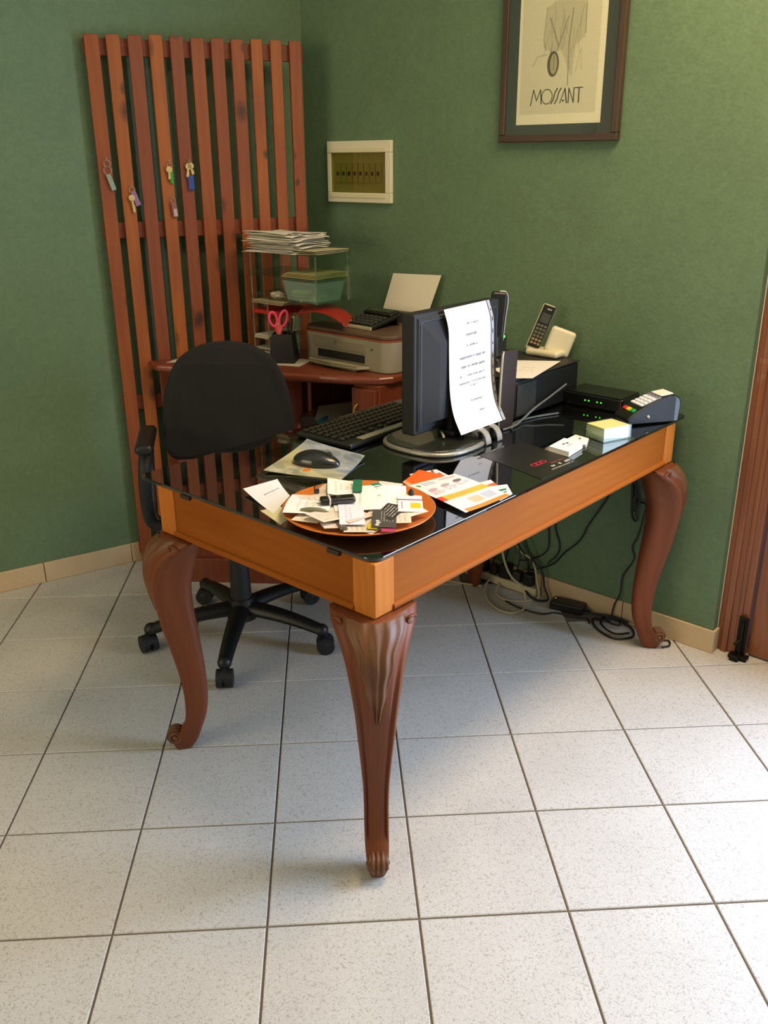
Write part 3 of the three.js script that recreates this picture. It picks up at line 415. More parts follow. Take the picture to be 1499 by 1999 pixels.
{
  const tex = canvasTex(512, 420, (g, w, h) => { const gr = g.createLinearGradient(0, 0, w, h); gr.addColorStop(0, '#a7a58f'); gr.addColorStop(0.35, '#b8b184'); gr.addColorStop(0.6, '#8f97a0'); gr.addColorStop(1, '#9aa2a6'); g.fillStyle = gr; g.fillRect(0, 0, w, h); const r = rng(3); for (let i = 0; i < 60; i++) { g.fillStyle = ['rgba(200,190,110,.18)', 'rgba(90,110,150,.2)', 'rgba(60,70,60,.2)', 'rgba(220,215,190,.2)'][i % 4]; g.beginPath(); g.ellipse(r() * w, r() * h, 20 + 60 * r(), 15 + 30 * r(), r() * 3, 0, 6.3); g.fill(); } g.fillStyle = '#d07a28'; g.beginPath(); g.ellipse(0.20 * w, 0.47 * h, 34, 22, 0, 0, 6.3); g.fill(); });
  single('mouse_pad', quad([[0.310, T + 0.0022, -0.394], [0.472, T + 0.0022, -0.461], [0.466, T + 0.0022, -0.676], [0.221, T + 0.0022, -0.583]], (u, v) => 0.010 * Math.pow(u, 4) + 0.006 * v * v * v, 12, 0.0018), M({ map: tex, roughness: 0.6 }), 'mottled yellow and blue-grey mouse pad with a lifted corner', 'mouse pad');
  const t = thing('computer_mouse', 'dark grey computer mouse resting on the mouse pad', 'mouse', [0.352, T + 0.0062, -0.522], Math.atan2(0.37, 0.93));
  const shape = (dy, sc) => { const g = new THREE.SphereGeometry(1, 32, 20, 0, Math.PI * 2, 0, Math.PI * 0.62), p = g.attributes.position; for (let i = 0; i < p.count; i++) { let x = p.getX(i), y = Math.max(p.getY(i), -0.2), z = p.getZ(i); const taper = 1 - 0.12 * z; p.setXYZ(i, 0.034 * x * taper * sc, (y + 0.2) * 0.030 * sc * (1 - 0.18 * z * z + 0.1 * -z) + dy, 0.066 * z * sc); } g.computeVertexNormals(); return g; };
  part('shell', shape(0, 1), MP({ color: 0x191a1a, roughness: 0.3, clearcoat: 0.6 }), t); part('scroll_wheel', new THREE.CylinderGeometry(0.010, 0.010, 0.007, 18).rotateZ(Math.PI / 2).translate(0, 0.0255, 0.036), plain(0x3a3a3a, 0.6), t);
  part('button_seam', span(-0.0006, 0.0006, 0.026, 0.034, 0.0, 0.02, 0), plain(0x050505, 0.8), t);
}

// ---------------------------------------------------------------- dish of cards
{
  const t = thing('dish', 'round orange wooden dish heaped with cards and papers on the glass', 'dish', [0.167, T + 0.0003, -0.197]);
  const pr = [[0.0001, 0], [0.105, 0], [0.118, 0.002], [0.160, 0.0135], [0.1725, 0.0185], [0.1735, 0.0205], [0.172, 0.0222], [0.160, 0.0175], [0.118, 0.0072], [0.104, 0.005], [0.0001, 0.005]].map((p) => new THREE.Vector2(...p));
  part('bowl', grain(new THREE.LatheGeometry(pr, 72), 0), MP({ map: wood([206, 116, 44], [196, 104, 38], [214, 128, 54], 71), roughness: 0.35, clearcoat: 0.3 }), t);
}
{
  const B = T + 0.006, G = 'loose cards heaped in the wooden dish';
  const cardTex = (ground, draw) => canvasTex(256, 160, (g, w, h) => { g.fillStyle = ground; g.fillRect(0, 0, w, h); draw && draw(g, w, h, rng(w + h + ground.length)); });
  const lines = (col, n = 4) => (g, w, h, r) => { for (let i = 0; i < n; i++) scribble(g, w * 0.1, h * (0.25 + 0.17 * i), w * (0.4 + 0.35 * r()), h * 0.07, col, r); };
  const card = (name, label, cx, cz, y, w, d, deg, mat, bow, cat = 'card', tilt = [0, 0]) => { const c = rect(cx, cz, w, d, deg, y); c.forEach((p) => { p[1] += tilt[0] * (p[0] - cx) + tilt[1] * (p[2] - cz); }); return single(name, quad(c, bow, 6, 0.0005), mat, label, cat, G); };
  const r = rng(15), creams = [M({ map: cardTex('#ddd0bd', lines('rgba(120,90,80,.4)')), roughness: 0.7 }), M({ map: cardTex('#e6dccb', lines('rgba(120,110,100,.4)', 3)), roughness: 0.7 }), M({ map: cardTex('#d8c8b8', lines('rgba(150,80,90,.35)', 2)), roughness: 0.7 })];
  // the lower layers, edges showing towards the front of the heap
  const low = [
    [0.075, -0.205, 60, 'cream card lying left of the long dark photo card'], [0.050, -0.235, 20, 'cream card under the folded pen'], [0.060, -0.150, -30, 'cream card under the long dark photo card'],
    [0.075, -0.115, 46, 'blank cream slip at the front rim below the dark photo card'], [0.100, -0.095, 10, 'beige card sticking out beneath the dark grey printed card'], [0.128, -0.120, -50, 'cream card between the lilac slip and the dark grey card'],
    [0.165, -0.075, 42, 'pale card under the black lettered card'], [0.205, -0.085, 75, 'cream card under the white card with the yellow patch'], [0.250, -0.130, 30, 'cream card at the right rim below the claw clip'],
    [0.270, -0.190, 65, 'cream card under the pale floral slip'], [0.230, -0.255, -30, 'cream card under the green foliage card'], [0.165, -0.300, 20, 'cream card by the dark metal clip'],
    [0.105, -0.275, 65, 'cream card under the wide white slip'], [0.145, -0.205, 15, 'cream card in the middle of the dish under the white ones'], [0.095, -0.165, 80, 'cream card under the lilac slip'], [0.060, -0.185, -5, 'cream card at the left rim before the pen']];
  low.forEach(([x, z, a, l], i) => card('card', l, 0.167 + 0.92 * (x - 0.167), -0.197 + 0.92 * (z + 0.197), B + 0.003 + i * 0.0010 + 0.18 * Math.max(0, Math.hypot(x - 0.167, z + 0.197) - 0.05), 0.098, 0.064, a, creams[i % 3], (u, v) => 0.003 * Math.sin(u * 3 + i), 'card', [0.03 * Math.sin(i * 2), 0.04 * Math.cos(i)]));
  const whiteM = M({ map: cardTex('#f0efec', lines('rgba(120,120,130,.25)')), roughness: 0.6 }), whiteG = M({ map: cardTex('#f2f1ec', (g, w, h) => { g.fillStyle = 'rgba(150,170,60,.7)'; g.beginPath(); g.ellipse(w * 0.55, h * 0.4, 9, 6, 0, 0, 6.3); g.fill(); }), roughness: 0.6 });
  card('paper_slip', 'wide white slip jutting over the left rim of the dish', 0.088, -0.275, B + 0.0225, 0.135, 0.10, 38, whiteM, (u, v) => 0.004 * Math.sin(u * 4) + 0.004 * v, 'paper', [-0.02, 0.03]);
  card('paper_slip', 'white card lying at the centre of the heap beneath the key fob', 0.160, -0.215, B + 0.0265, 0.13, 0.085, 50, M({ map: cardTex('#eceae6'), roughness: 0.6 }), (u, v) => 0.003 * u, 'paper');
  card('paper_slip', 'large white card at the right of the heap with a tiny green print', 0.215, -0.165, B + 0.0285, 0.145, 0.105, 42, whiteG, (u, v) => 0.003 * Math.sin(3 * v), 'paper', [0.02, -0.03]);
  card('paper_slip', 'lilac tinted white slip curling below the key fob', 0.105, -0.162, B + 0.0245, 0.12, 0.055, 46, M({ map: cardTex('#e4dfe6', lines('rgba(190,120,170,.4)', 2)), roughness: 0.6 }), (u, v) => 0.004 * Math.sin(u * 3.1), 'paper', [0, -0.06]);
  card('paper_slip', 'white paper slip tipped up at the back of the dish', 0.205, -0.285, B + 0.022, 0.11, 0.07, 45, M({ map: cardTex('#e8e4d6', lines('rgba(100,100,90,.3)')), roughness: 0.6 }), (u, v) => 0.012 * v, 'paper');
  card('paper_slip', 'pale floral slip at the back right of the heap', 0.275, -0.215, B + 0.0235, 0.09, 0.06, 20, M({ map: cardTex('#e2d9cf', (g, w, h, q) => { for (let i = 0; i < 30; i++) { g.fillStyle = ['rgba(160,110,90,.4)', 'rgba(110,130,90,.4)', 'rgba(220,210,200,.6)'][i % 3]; g.fillRect(q() * w, q() * h, 14, 8); } }), roughness: 0.6 }), () => 0, 'paper');
  card('leaf_card', 'green foliage cut-out card at the back of the heap', 0.228, -0.258, B + 0.0335, 0.085, 0.022, 42, plain(0x1f6a45, 0.6), (u, v) => 0.003 * Math.sin(u * 25), 'card');
  card('leaf_card', 'small green card tip near the back right of the heap', 0.258, -0.222, B + 0.0335, 0.03, 0.022, 70, plain(0x256f50, 0.6), (u, v) => 0.002 * Math.sin(u * 20), 'card');
  card('business_card', 'white card with a yellow patch and purple band at the right', 0.222, -0.092, B + 0.031, 0.085, 0.055, 42, M({ map: cardTex('#f0eee9', (g, w, h) => { g.fillStyle = '#8a2a7a'; g.fillRect(w * 0.70, 0, 16, h); g.fillStyle = '#e3c020'; g.fillRect(w * 0.22, h * 0.5, w * 0.32, h * 0.42); g.fillStyle = 'rgba(120,60,110,.7)'; g.fillRect(w * 0.18, h * 0.14, w * 0.45, 6); }), roughness: 0.5 }), () => 0, 'card', [0.03, -0.08]);
  card('business_card', 'dark grey printed card at the front right of the heap', 0.126, -0.084, B + 0.0265, 0.088, 0.052, 40, M({ map: cardTex('#4a463f', (g, w, h, q) => { scribble(g, w * .08, h * .15, w * .3, h * .2, '#d8d4c8', q); for (let i = 0; i < 5; i++) scribble(g, w * .3, h * (.35 + .12 * i), w * .6, h * .05, 'rgba(220,215,205,.7)', q); }), roughness: 0.5 }), () => 0, 'card', [0.03, -0.06]);
  card('business_card', 'black card with white lettered lines leaning on the heap', 0.160, -0.098, B + 0.0285, 0.08, 0.045, 18, M({ map: cardTex('#33302b', (g, w, h, q) => { for (let i = 0; i < 5; i++) scribble(g, w * .2, h * (.15 + .16 * i), w * .7, h * .07, 'rgba(235,232,225,.85)', q, 0.1); }), roughness: 0.5 }), () => 0, 'card', [0.04, -0.05]);
  card('business_card', 'magenta card edge at the front right rim of the heap', 0.118, -0.066, B + 0.0215, 0.085, 0.03, 42, plain(0xb03a62, 0.6), () => 0, 'card', [0, -0.05]);
  card('business_card', 'yellow card tip at the front rim of the heap', 0.086, -0.082, B + 0.0215, 0.03, 0.02, 40, plain(0xd8c61c, 0.6), () => 0, 'card');
  card('business_card', 'long dark photo card low at the front left of the heap', 0.058, -0.150, B + 0.0215, 0.09, 0.016, 55, M({ map: cardTex('#5a5244', (g, w, h, q) => { for (let i = 0; i < 30; i++) { g.fillStyle = ['#8a6a50', '#3c382e', '#c9b59a'][i % 3]; g.fillRect(q() * w, q() * h, 30, 14); } }), roughness: 0.5 }), () => 0, 'card');
  {
    const t = thing('pen', 'short grey-green folded pen lying at the left of the heap', 'pen', [0.055, B + 0.0285, -0.228], 0.6);
    const pts = [[0, -0.030], [0.004, -0.029], [0.0075, -0.012], [0.0075, 0.010], [0.004, 0.026], [0.0015, 0.030]].map((p) => new THREE.Vector2(...p)); part('barrel', new THREE.LatheGeometry(pts, 16).rotateX(Math.PI / 2), plain(0x77755c, 0.35), t); part('tip', rod([0, 0, 0.029], [0, 0, 0.034], 0.0018, 0.0008), steel, t);
  }
  {
    const t = thing('key_fob', 'glossy black remote key fob with a white stripe on top of the heap', 'key fob', [0.130, B + 0.0365, -0.218], 0.92); t.rotation.order = 'YXZ';
    part('body', box(0.030, 0.014, 0.058, 0, 0, 0.004, 0.006, 4), MP({ color: 0x0d0c0c, roughness: 0.2, clearcoat: 1 }), t); part('cap', box(0.0285, 0.013, 0.020, 0, 0, -0.0365, 0.005, 3), blackPlastic, t); part('stripe', box(0.031, 0.0148, 0.0035, 0, 0, -0.0255, 0.001), plain(0xe6e2d8, 0.4), t); part('eyelet', new THREE.SphereGeometry(0.0035, 12, 8).translate(0.006, 0, -0.048), plain(0xeeeeee, 0.3), t);
  }
  { const t = thing('hair_clip', 'small black claw clip on the right rim of the dish', 'clip', [0.268, B + 0.0255, -0.128], 0.7); const q = []; for (let i = 0; i < 6; i++) q.push(tube([[i * 0.006 - 0.015, 0.0, 0.006], [i * 0.006 - 0.015, 0.008, 0.004], [i * 0.006 - 0.015, 0.011, 0], [i * 0.006 - 0.015, 0.006, -0.006]], 0.0016, 8, 5)); part('claws', q, blackPlastic, t); part('spine', rod([-0.018, 0.010, 0], [0.018, 0.010, 0], 0.003), blackPlastic, t); }
  { const t = thing('bulldog_clip', 'small dark metal clip at the back left rim of the dish', 'clip', [0.150, B + 0.0275, -0.315], 0.8); part('jaw', [box(0.024, 0.003, 0.012, 0, 0, 0, 0.001), box(0.024, 0.010, 0.003, 0, 0.005, -0.005, 0.001)], darkGrey, t); part('lever', tube([[-0.008, 0.008, -0.004], [-0.005, 0.012, 0.008], [0.005, 0.012, 0.008], [0.008, 0.008, -0.004]], 0.001, 16, 5), steel, t); }
}

// ---------------------------------------------------------------- papers round the dish
{
  const r = rng(44);
  const noteTex = canvasTex(256, 320, (g, w, h) => { g.fillStyle = '#e9ebee'; g.fillRect(0, 0, w, h); scribble(g, w * 0.34, h * 0.38, w * 0.5, h * 0.045, 'rgba(60,60,70,.7)', r, 0.12); scribble(g, w * 0.3, h * 0.5, w * 0.4, h * 0.02, 'rgba(120,120,130,.35)', r); });
  single('note_slip', sheet((u, v) => { const c = [[0.040, T + 0.0016, -0.345], [0.147, T + 0.0016, -0.405], [0.190, T + 0.0016, -0.496], [0.088, T + 0.0016, -0.506]]; const f = (k) => (1 - v) * ((1 - u) * c[0][k] + u * c[1][k]) + v * ((1 - u) * c[3][k] + u * c[2][k]); return V(f(0), f(1) + 0.010 * v * v, f(2)); }, 6, 10), M({ map: noteTex, roughness: 0.6 }), 'white curled receipt with a line of print left of the dish', 'paper');
  single('note_slip', quad(atY([[0.008, -0.285], [0.052, -0.300], [0.085, -0.37], [0.036, -0.385]], T + 0.0008)), plain(0xd6d2a6, 0.7), 'pale yellow slip half under the white receipt', 'paper');
  const flyer = (label, c, base, y, draw, bow, w = 420, h = 420) => single('leaflet', quad(atY(c, y), bow, 8, 0.0009), M({ map: canvasTex(w, h, (g) => { g.fillStyle = base; g.fillRect(0, 0, w, h); draw(g, w, h, rng(w + label.length)); }), roughness: 0.4 }), label, 'leaflet', 'leaflets right of the dish');
  flyer('orange leaflet under the colourful one, its back corner showing', [[0.360, -0.190], [0.395, -0.262], [0.495, -0.292], [0.505, -0.215]], '#e0651c', T + 0.0016, (g, w, h) => { g.fillStyle = '#f0a070'; g.fillRect(0, h * 0.85, w, h * 0.15); }, () => 0);
  flyer('white photo leaflet peeping out behind the orange one', [[0.40, -0.20], [0.455, -0.29], [0.53, -0.262], [0.50, -0.17]], '#e9e4de', T + 0.0004, (g, w, h, q) => { for (let i = 0; i < 14; i++) { g.fillStyle = ['#8c4a4a', '#5b4a44', '#c9a9a0'][i % 3]; g.fillRect(q() * w, q() * h, 60, 30); } }, () => 0);
  flyer('orange and white leaflet end showing at the right of the pile', [[0.43, -0.03], [0.515, -0.045], [0.55, -0.105], [0.48, -0.12]], '#efe9e2', T + 0.0030, (g, w, h) => { g.fillStyle = '#d8602a'; g.fillRect(w * 0.45, h * 0.3, w * 0.55, h * 0.5); }, () => 0);
  flyer('white leaflet with a green print nearest the front edge', [[0.44, 0.000], [0.497, -0.004], [0.545, -0.052], [0.48, -0.09]], '#eeeee8', T + 0.0044, (g, w, h) => { g.fillStyle = '#2c7a5a'; g.fillRect(w * 0.5, h * 0.35, w * 0.36, h * 0.16); g.fillStyle = '#444'; g.fillRect(w * 0.55, h * 0.6, w * 0.25, h * 0.08); }, () => 0);
  flyer('open colour leaflet with yellow and orange bands on top of the pile', [[0.318, -0.010], [0.474, 0.004], [0.520, -0.195], [0.370, -0.228]], '#f0ebe9', T + 0.0065, (g, w, h, q) => {
    g.fillStyle = '#f2b21c'; g.fillRect(0, h * 0.52, w, h * 0.13); g.fillStyle = '#e8431c'; g.fillRect(0, h * 0.52, w * 0.11, h * 0.13); scribble(g, w * 0.2, h * 0.565, w * 0.5, h * 0.035, '#e08a10', q);
    g.fillStyle = '#ef8c2e'; g.fillRect(w * 0.06, h * 0.93, w * 0.94, h * 0.07);
    g.fillStyle = '#3f9a5a'; g.beginPath(); g.ellipse(w * 0.13, h * 0.10, 16, 15, 0, 0, 6.3); g.fill(); g.fillStyle = '#f0d060'; g.beginPath(); g.ellipse(w * 0.11, h * 0.10, 7, 7, 0, 0, 6.3); g.fill(); scribble(g, w * 0.22, h * 0.06, w * 0.26, h * 0.03, '#6f86c0', q, 0.1); scribble(g, w * 0.22, h * 0.11, w * 0.22, h * 0.03, '#8a9ac8', q, 0.1);
    for (const [x, y, c] of [[0.08, 0.24, '#c9a8b0'], [0.38, 0.20, '#b8a6a6'], [0.68, 0.16, '#6e6264']]) { g.fillStyle = c; g.beginPath(); g.ellipse((x + 0.12) * w, (y + 0.06) * h, 0.10 * w, 0.045 * h, -0.2, 0, 6.3); g.fill(); scribble(g, x * w, (y + 0.12) * h, 0.26 * w, 0.03 * h, '#c2607a', q, 0.15); scribble(g, x * w, (y + 0.17) * h, 0.22 * w, 0.03 * h, '#d07088', q, 0.15); }
    scribble(g, w * 0.6, h * 0.05, w * 0.3, h * 0.05, '#cf6f86', q, 0.1);
    for (const [x, c] of [[0.08, '#d9dde2'], [0.38, '#cdbf9c'], [0.66, '#bcc3d8']]) { g.fillStyle = c; g.fillRect(x * w, 0.72 * h, 0.24 * w, 0.16 * h); }
  }, (u, v) => 0.010 * v * (1 - v) + 0.004 * (1 - v) * Math.abs(u - 0.4));
  single('flyer', quad(atY([[0.641, -0.014], [0.823, -0.003], [0.885, -0.235], [0.700, -0.250]], T + 0.0009)), M({ map: canvasTex(420, 520, (g, w, h) => { const q = rng(8); g.fillStyle = '#1d1c19'; g.fillRect(0, 0, w, h); g.strokeStyle = '#b02438'; g.lineWidth = 9; for (let i = 0; i < 3; i++) { g.beginPath(); g.ellipse(w * (0.36 + 0.1 * i), h * 0.66, 26, 18, 0, 0, 6.3); g.stroke(); } scribble(g, w * 0.52, h * 0.80, w * 0.44, h * 0.05, '#d0ccc4', q, 0.1); scribble(g, w * 0.42, h * 0.88, w * 0.52, h * 0.028, '#a8a49c', q, 0.1); scribble(g, w * 0.60, h * 0.74, w * 0.3, h * 0.025, '#b83a44', q, 0.2); }), roughness: 0.3 }), 'dark flyer with a red emblem and white print lying on the glass', 'flyer');
}

// ---------------------------------------------------------------- cards, memo holder, card reader, router
{
  const stack = (label, c, y0, hgt, draw) => {
    const t = thing('card_stack', label, 'cards', [(c[0][0] + c[2][0]) / 2, y0, (c[0][2] + c[2][2]) / 2], 0, 'stacks of white cards'); const n = Math.round(hgt / 0.0016), q = rng(n);
    const top = y0 + hgt;
    for (let i = 0; i < n; i++) { const j = () => (q() - 0.5) * 0.002, k = c.map((p) => [p[0] + j(), y0 + 0.0014 + i * 0.0016, p[2] + j()]); wpart('card', quad(k, () => 0, 1, 0.0013), i === n - 1 ? M({ map: canvasTex(256, 180, (g, w, h) => { g.fillStyle = '#efeeea'; g.fillRect(0, 0, w, h); draw(g, w, h); }), roughness: 0.5 }) : paperMat, t); }
  };
  stack('taller white card stack with dark print, nearest the dark flyer', [[0.842, 0, -0.056], [0.936, 0, -0.068], [0.948, 0, -0.135], [0.854, 0, -0.125]], T + 0.0012, 0.0145, (g, w, h) => { g.fillStyle = '#55525a'; g.fillRect(w * .42, h * .3, 34, 20); g.fillRect(w * .6, h * .34, 30, 26); g.fillStyle = '#8a868c'; g.fillRect(w * .4, h * .6, 80, 8); });
  stack('lower white card stack against the clear memo holder', [[0.950, 0, -0.066], [1.012, 0, -0.092], [1.020, 0, -0.140], [0.958, 0, -0.136]], T + 0.0006, 0.008, (g, w, h) => { g.fillStyle = '#6c6870'; g.fillRect(w * .5, h * .35, 60, 24); });
  const t = thing('memo_holder', 'clear acrylic memo box near the front edge of the glass', 'memo box', [1.078, T + 0.0003, -0.070], -0.325);
  part('wall', [span(-0.052, 0.052, 0, 0.0022, -0.042, 0.042, 0), span(-0.052, 0.052, 0.0024, 0.042, -0.042, -0.040, 0.0005), span(-0.052, 0.052, 0.0024, 0.042, 0.040, 0.042, 0.0005), span(-0.052, -0.050, 0.0024, 0.042, -0.0398, 0.0398, 0.0005), span(0.050, 0.052, 0.0024, 0.042, -0.0398, 0.0398, 0.0005)], acrylic, t);
  const nt = thing('memo_notes', 'block of yellow and cream note paper inside the clear memo box', 'notes', [1.078, T + 0.0028, -0.070], -0.325);
  const q = rng(6); for (let i = 0; i < 12; i++) part('sheet', box(0.094, 0.0028, 0.074, (q() - .5) * 0.003, 0.0016 + i * 0.0032, (q() - .5) * 0.003, 0), i > 9 ? plain(0xe0cf86, 0.7) : [plain(0xe7e2d0, 0.7), plain(0xdcd6c2, 0.7)][i % 2], nt);
}
{
  const t = thing('card_terminal', 'black card payment terminal with white keys and coloured function keys', 'card terminal', [1.312, T + 0.0004, -0.066], -0.54);   // local -x is the user's side
  const s = new THREE.Shape(); s.moveTo(-0.088, 0.004); s.lineTo(0.088, 0.0); s.lineTo(0.092, 0.05); s.quadraticCurveTo(0.092, 0.082, 0.066, 0.083); s.quadraticCurveTo(0.02, 0.082, -0.04, 0.052); s.quadraticCurveTo(-0.082, 0.032, -0.090, 0.020); s.closePath();
  const g = new THREE.ExtrudeGeometry(s, { depth: 0.068, bevelEnabled: true, bevelThickness: 0.006, bevelSize: 0.005, bevelOffset: -0.005, bevelSegments: 4, curveSegments: 14 }).translate(0, 0, -0.034);
  part('body', g, MP({ color: 0x08090a, roughness: 0.45, clearcoat: 0.25 }), t);
  const sl = (x) => x < -0.04 ? lerp(0.024, 0.0525, (x + 0.088) / 0.048) : lerp(0.0525, 0.078, (x + 0.04) / 0.075), ang = (x) => x < -0.04 ? 0.54 : 0.33;
  const pad = (x, z, l, w, h, m, name, lift = 0.0035) => part(name, box(l, h, w, 0, 0, 0, 0.0015, 2).rotateZ(ang(x)).translate(x, sl(x) + lift, z), m, t);
  pad(-0.006, 0, 0.068, 0.064, 0.003, plain(0x9aa0b0, 0.5), 'keypad_panel', 0.003);
  const kw = plain(0xe9eaf4, 0.4);
  [plain(0xc8283c, 0.4), plain(0xe8c61c, 0.4), plain(0x0f9a4c, 0.4)].forEach((m, i) => pad(-0.062, -0.021 + i * 0.021, 0.013, 0.018, 0.006, m, 'function_key'));
  for (let j = 0; j < 4; j++) for (let i = 0; i < 3; i++) pad(-0.036 + j * 0.0135, -0.021 + i * 0.021, 0.010, 0.017, 0.006, kw, 'number_key', 0.0042);
  for (let i = 0; i < 4; i++) pad(0.021, -0.024 + i * 0.016, 0.007, 0.013, 0.006, plain(0x6f7686, 0.4), 'soft_key', 0.0042);
  part('printer_lid', box(0.042, 0.004, 0.056, 0, 0, 0, 0.002, 2).rotateZ(0.12).translate(0.048, 0.0842, 0), plain(0xf2efe4, 0.4), t, 'white paper cover at the top');
  part('card_slot', span(-0.0925, -0.088, 0.010, 0.014, -0.026, 0.026, 0.0005), plain(0x303234, 0.4), t);
  part('side_stud', new THREE.SphereGeometry(0.006, 12, 8).translate(-0.02, 0.024, 0.0395), silver, t);
}
{
  const t = thing('router', 'flat black router with two pairs of green lights against the wall', 'router', [1.395, T + 0.0004, -0.265]);
  part('case', [span(-0.060, 0.062, 0, 0.044, -0.105, 0.105, 0.006, 3), span(-0.058, 0.060, 0.0441, 0.047, -0.10, 0.10, 0.001)], MP({ color: 0x0f1110, roughness: 0.3, clearcoat: 0.5 }), t);
  for (const z of [-0.025, -0.012, 0.018, 0.032]) part('led_light', box(0.002, 0.0045, 0.0045, -0.0612, 0.024, z, 0.001), M({ color: 0x123312, emissive: 0x55ff30, emissiveIntensity: 1.6 }), t);
  const vents = []; for (let i = 0; i < 9; i++) vents.push(span(-0.0606, -0.0598, 0.008, 0.011, -0.09 + i * 0.02, -0.078 + i * 0.02, 0)); part('vents', vents, plain(0x040404, 0.7), t);
}

// ---------------------------------------------------------------- black printer with paper, telephones, folder
{
  const t = thing('desk_printer', 'low boxy black printer at the back of the desk by the wall', 'printer', [1.235, T, -0.54]);
  wpart('case', [span(1.05, 1.42, T + 0.004, 0.918, -0.71, -0.37, 0.008, 3)], plain(0x131416, 0.5), t);
  wpart('lid', [span(1.048, 1.422, 0.9185, 0.9245, -0.712, -0.368, 0.003, 2)], plain(0x25241f, 0.55), t);
  wpart('front_panel', [span(1.055, 1.16, 0.806, 0.905, -0.3698, -0.3665, 0.003, 2)], plain(0x33332f, 0.45), t);
  wpart('foot', [span(1.07, 1.09, T + 0.0005, T + 0.004, -0.40, -0.38, 0), span(1.38, 1.40, T + 0.0005, T + 0.004, -0.40, -0.38, 0), span(1.07, 1.09, T + 0.0005, T + 0.004, -0.70, -0.68, 0), span(1.38, 1.40, T + 0.0005, T + 0.004, -0.70, -0.68, 0)], blackPlastic, t);
  const r = rng(91);
  single('paper_sheet', quad([[1.037, 0.9262, -0.390], [1.085, 0.9262, -0.335], [1.345, 0.9262, -0.395], [1.20, 0.9262, -0.62]], (u, v) => 0.0012 + 0.002 * u * v, 6), M({ map: canvasTex(300, 300, (g, w, h) => { g.fillStyle = '#e8e3d9'; g.fillRect(0, 0, w, h); for (let i = 0; i < 3; i++) scribble(g, w * .4, h * (.4 + .1 * i), w * .35, h * .03, 'rgba(110,105,100,.45)', r); }), roughness: 0.6 }), 'white printed sheet lying on the black printer, corner hanging over', 'paper');
  const f = thing('leather_folder', 'dark brown pad with a pale edge standing upright beside the notice', 'folder', [0.958, T + 0.0006, -0.346]); f.rotation.z = -0.045;
  part('cover', box(0.082, 0.232, 0.008, 0.003, 0.117, 0, 0.004, 3), plain(0x2e211b, 0.55), f); part('pale_edge', tube([[-0.035, 0.01, 0.0042], [-0.0375, 0.12, 0.0045], [-0.036, 0.222, 0.0045], [-0.030, 0.2325, 0.002]], 0.0032, 30, 6), plain(0xb5ad92, 0.45), f);
}
{
  // telephone in its black cradle
  const t = thing('cordless_phone', 'black cordless phone with a silver edge charging behind the monitor', 'phone', [1.165, 0.925, -0.535]);
  part('cradle', [box(0.075, 0.032, 0.085, 0, 0.0165, 0, 0.012, 4), box(0.066, 0.075, 0.050, 0.0, 0.066, 0.006, 0.012, 4)], plain(0x131617, 0.4), t);
  const h = part('handset', box(0.050, 0.185, 0.024, 0, 0.0925, 0, 0.009, 4), plain(0x191b1c, 0.35), t); h.position.set(-0.006, 0.052, 0.002); orient(h, [-0.02, 1, 0.10], [-0.75, 0, 0.66]);
  part('silver_edge', tube([[0.0262, 0.012, 0.006], [0.0264, 0.10, 0.006], [0.0262, 0.172, 0.006], [0.018, 0.1858, 0.006], [0, 0.1866, 0.006]], 0.0024, 40, 6), silver, h);
  part('led_light', box(0.004, 0.008, 0.004, 0.008, 0.096, 0.033, 0.001), M({ color: 0x1a4a1a, emissive: 0x60ff50, emissiveIntensity: 2 }), t);
}
{
  const t = thing('cordless_phone', 'cordless phone with dark keypad leaning in a cream cradle on the printer', 'phone', [1.405, 0.9256, -0.495]);
  const back = part('cradle', box(0.085, 0.088, 0.024, 0, 0.044, 0, 0.022, 5), cream, t); back.position.set(0.012, 0.006, 0.034); orient(back, [0.25, 1, 0.25], [-0.8, 0.2, 0.55]);
  part('cradle_foot', [box(0.075, 0.022, 0.125, 0.002, 0.0115, 0.006, 0.010, 4)], cream, t);
  const h = part('handset', box(0.046, 0.165, 0.022, 0, 0.0825, 0, 0.010, 4), plain(0xcfc9ac, 0.4), t); h.position.set(-0.014, 0.012, -0.045); orient(h, [0.14, 1, 0.34], [-0.78, 0.1, 0.62]);
  part('face', box(0.041, 0.148, 0.004, 0, 0.0905, 0.0105, 0.0015, 2), plain(0x1c1f1a, 0.3), h); part('display', box(0.030, 0.032, 0.001, 0, 0.122, 0.0130, 0), plain(0x474a42, 0.25), h);
  const ks = []; for (let j = 0; j < 6; j++) for (let i = 0; i < 3; i++) part('key', box(0.009, 0.0075, 0.002, -0.012 + i * 0.012, 0.032 + j * 0.0125, 0.0133, 0.0008), plain(j < 2 ? 0xa08c60 : 0x6e6d5c, 0.4), h);
  part('name_plate', box(0.016, 0.004, 0.001, 0.002, 0.153, 0.0128, 0), plain(0xb0ae9c, 0.4), h);
}
single('cable', [tube([[0.935, T + 0.004, -0.335], [0.99, T + 0.006, -0.330], [1.06, T + 0.010, -0.345], [1.135, 0.822, -0.352], [1.22, 0.838, -0.356], [1.326, 0.862, -0.358]], 0.0034, 50, 7)], plain(0x6a7072, 0.35), 'grey cable slanting up the front of the black printer', 'cable', 'grey cables on the glass');
single('cable', [tube([[0.955, T + 0.0042, -0.318], [1.03, T + 0.0045, -0.352], [1.12, T + 0.004, -0.342], [1.207, T + 0.004, -0.310]], 0.0032, 40, 7)], plain(0x5d6362, 0.35), 'grey cable lying flat on the glass before the black printer', 'cable', 'grey cables on the glass');
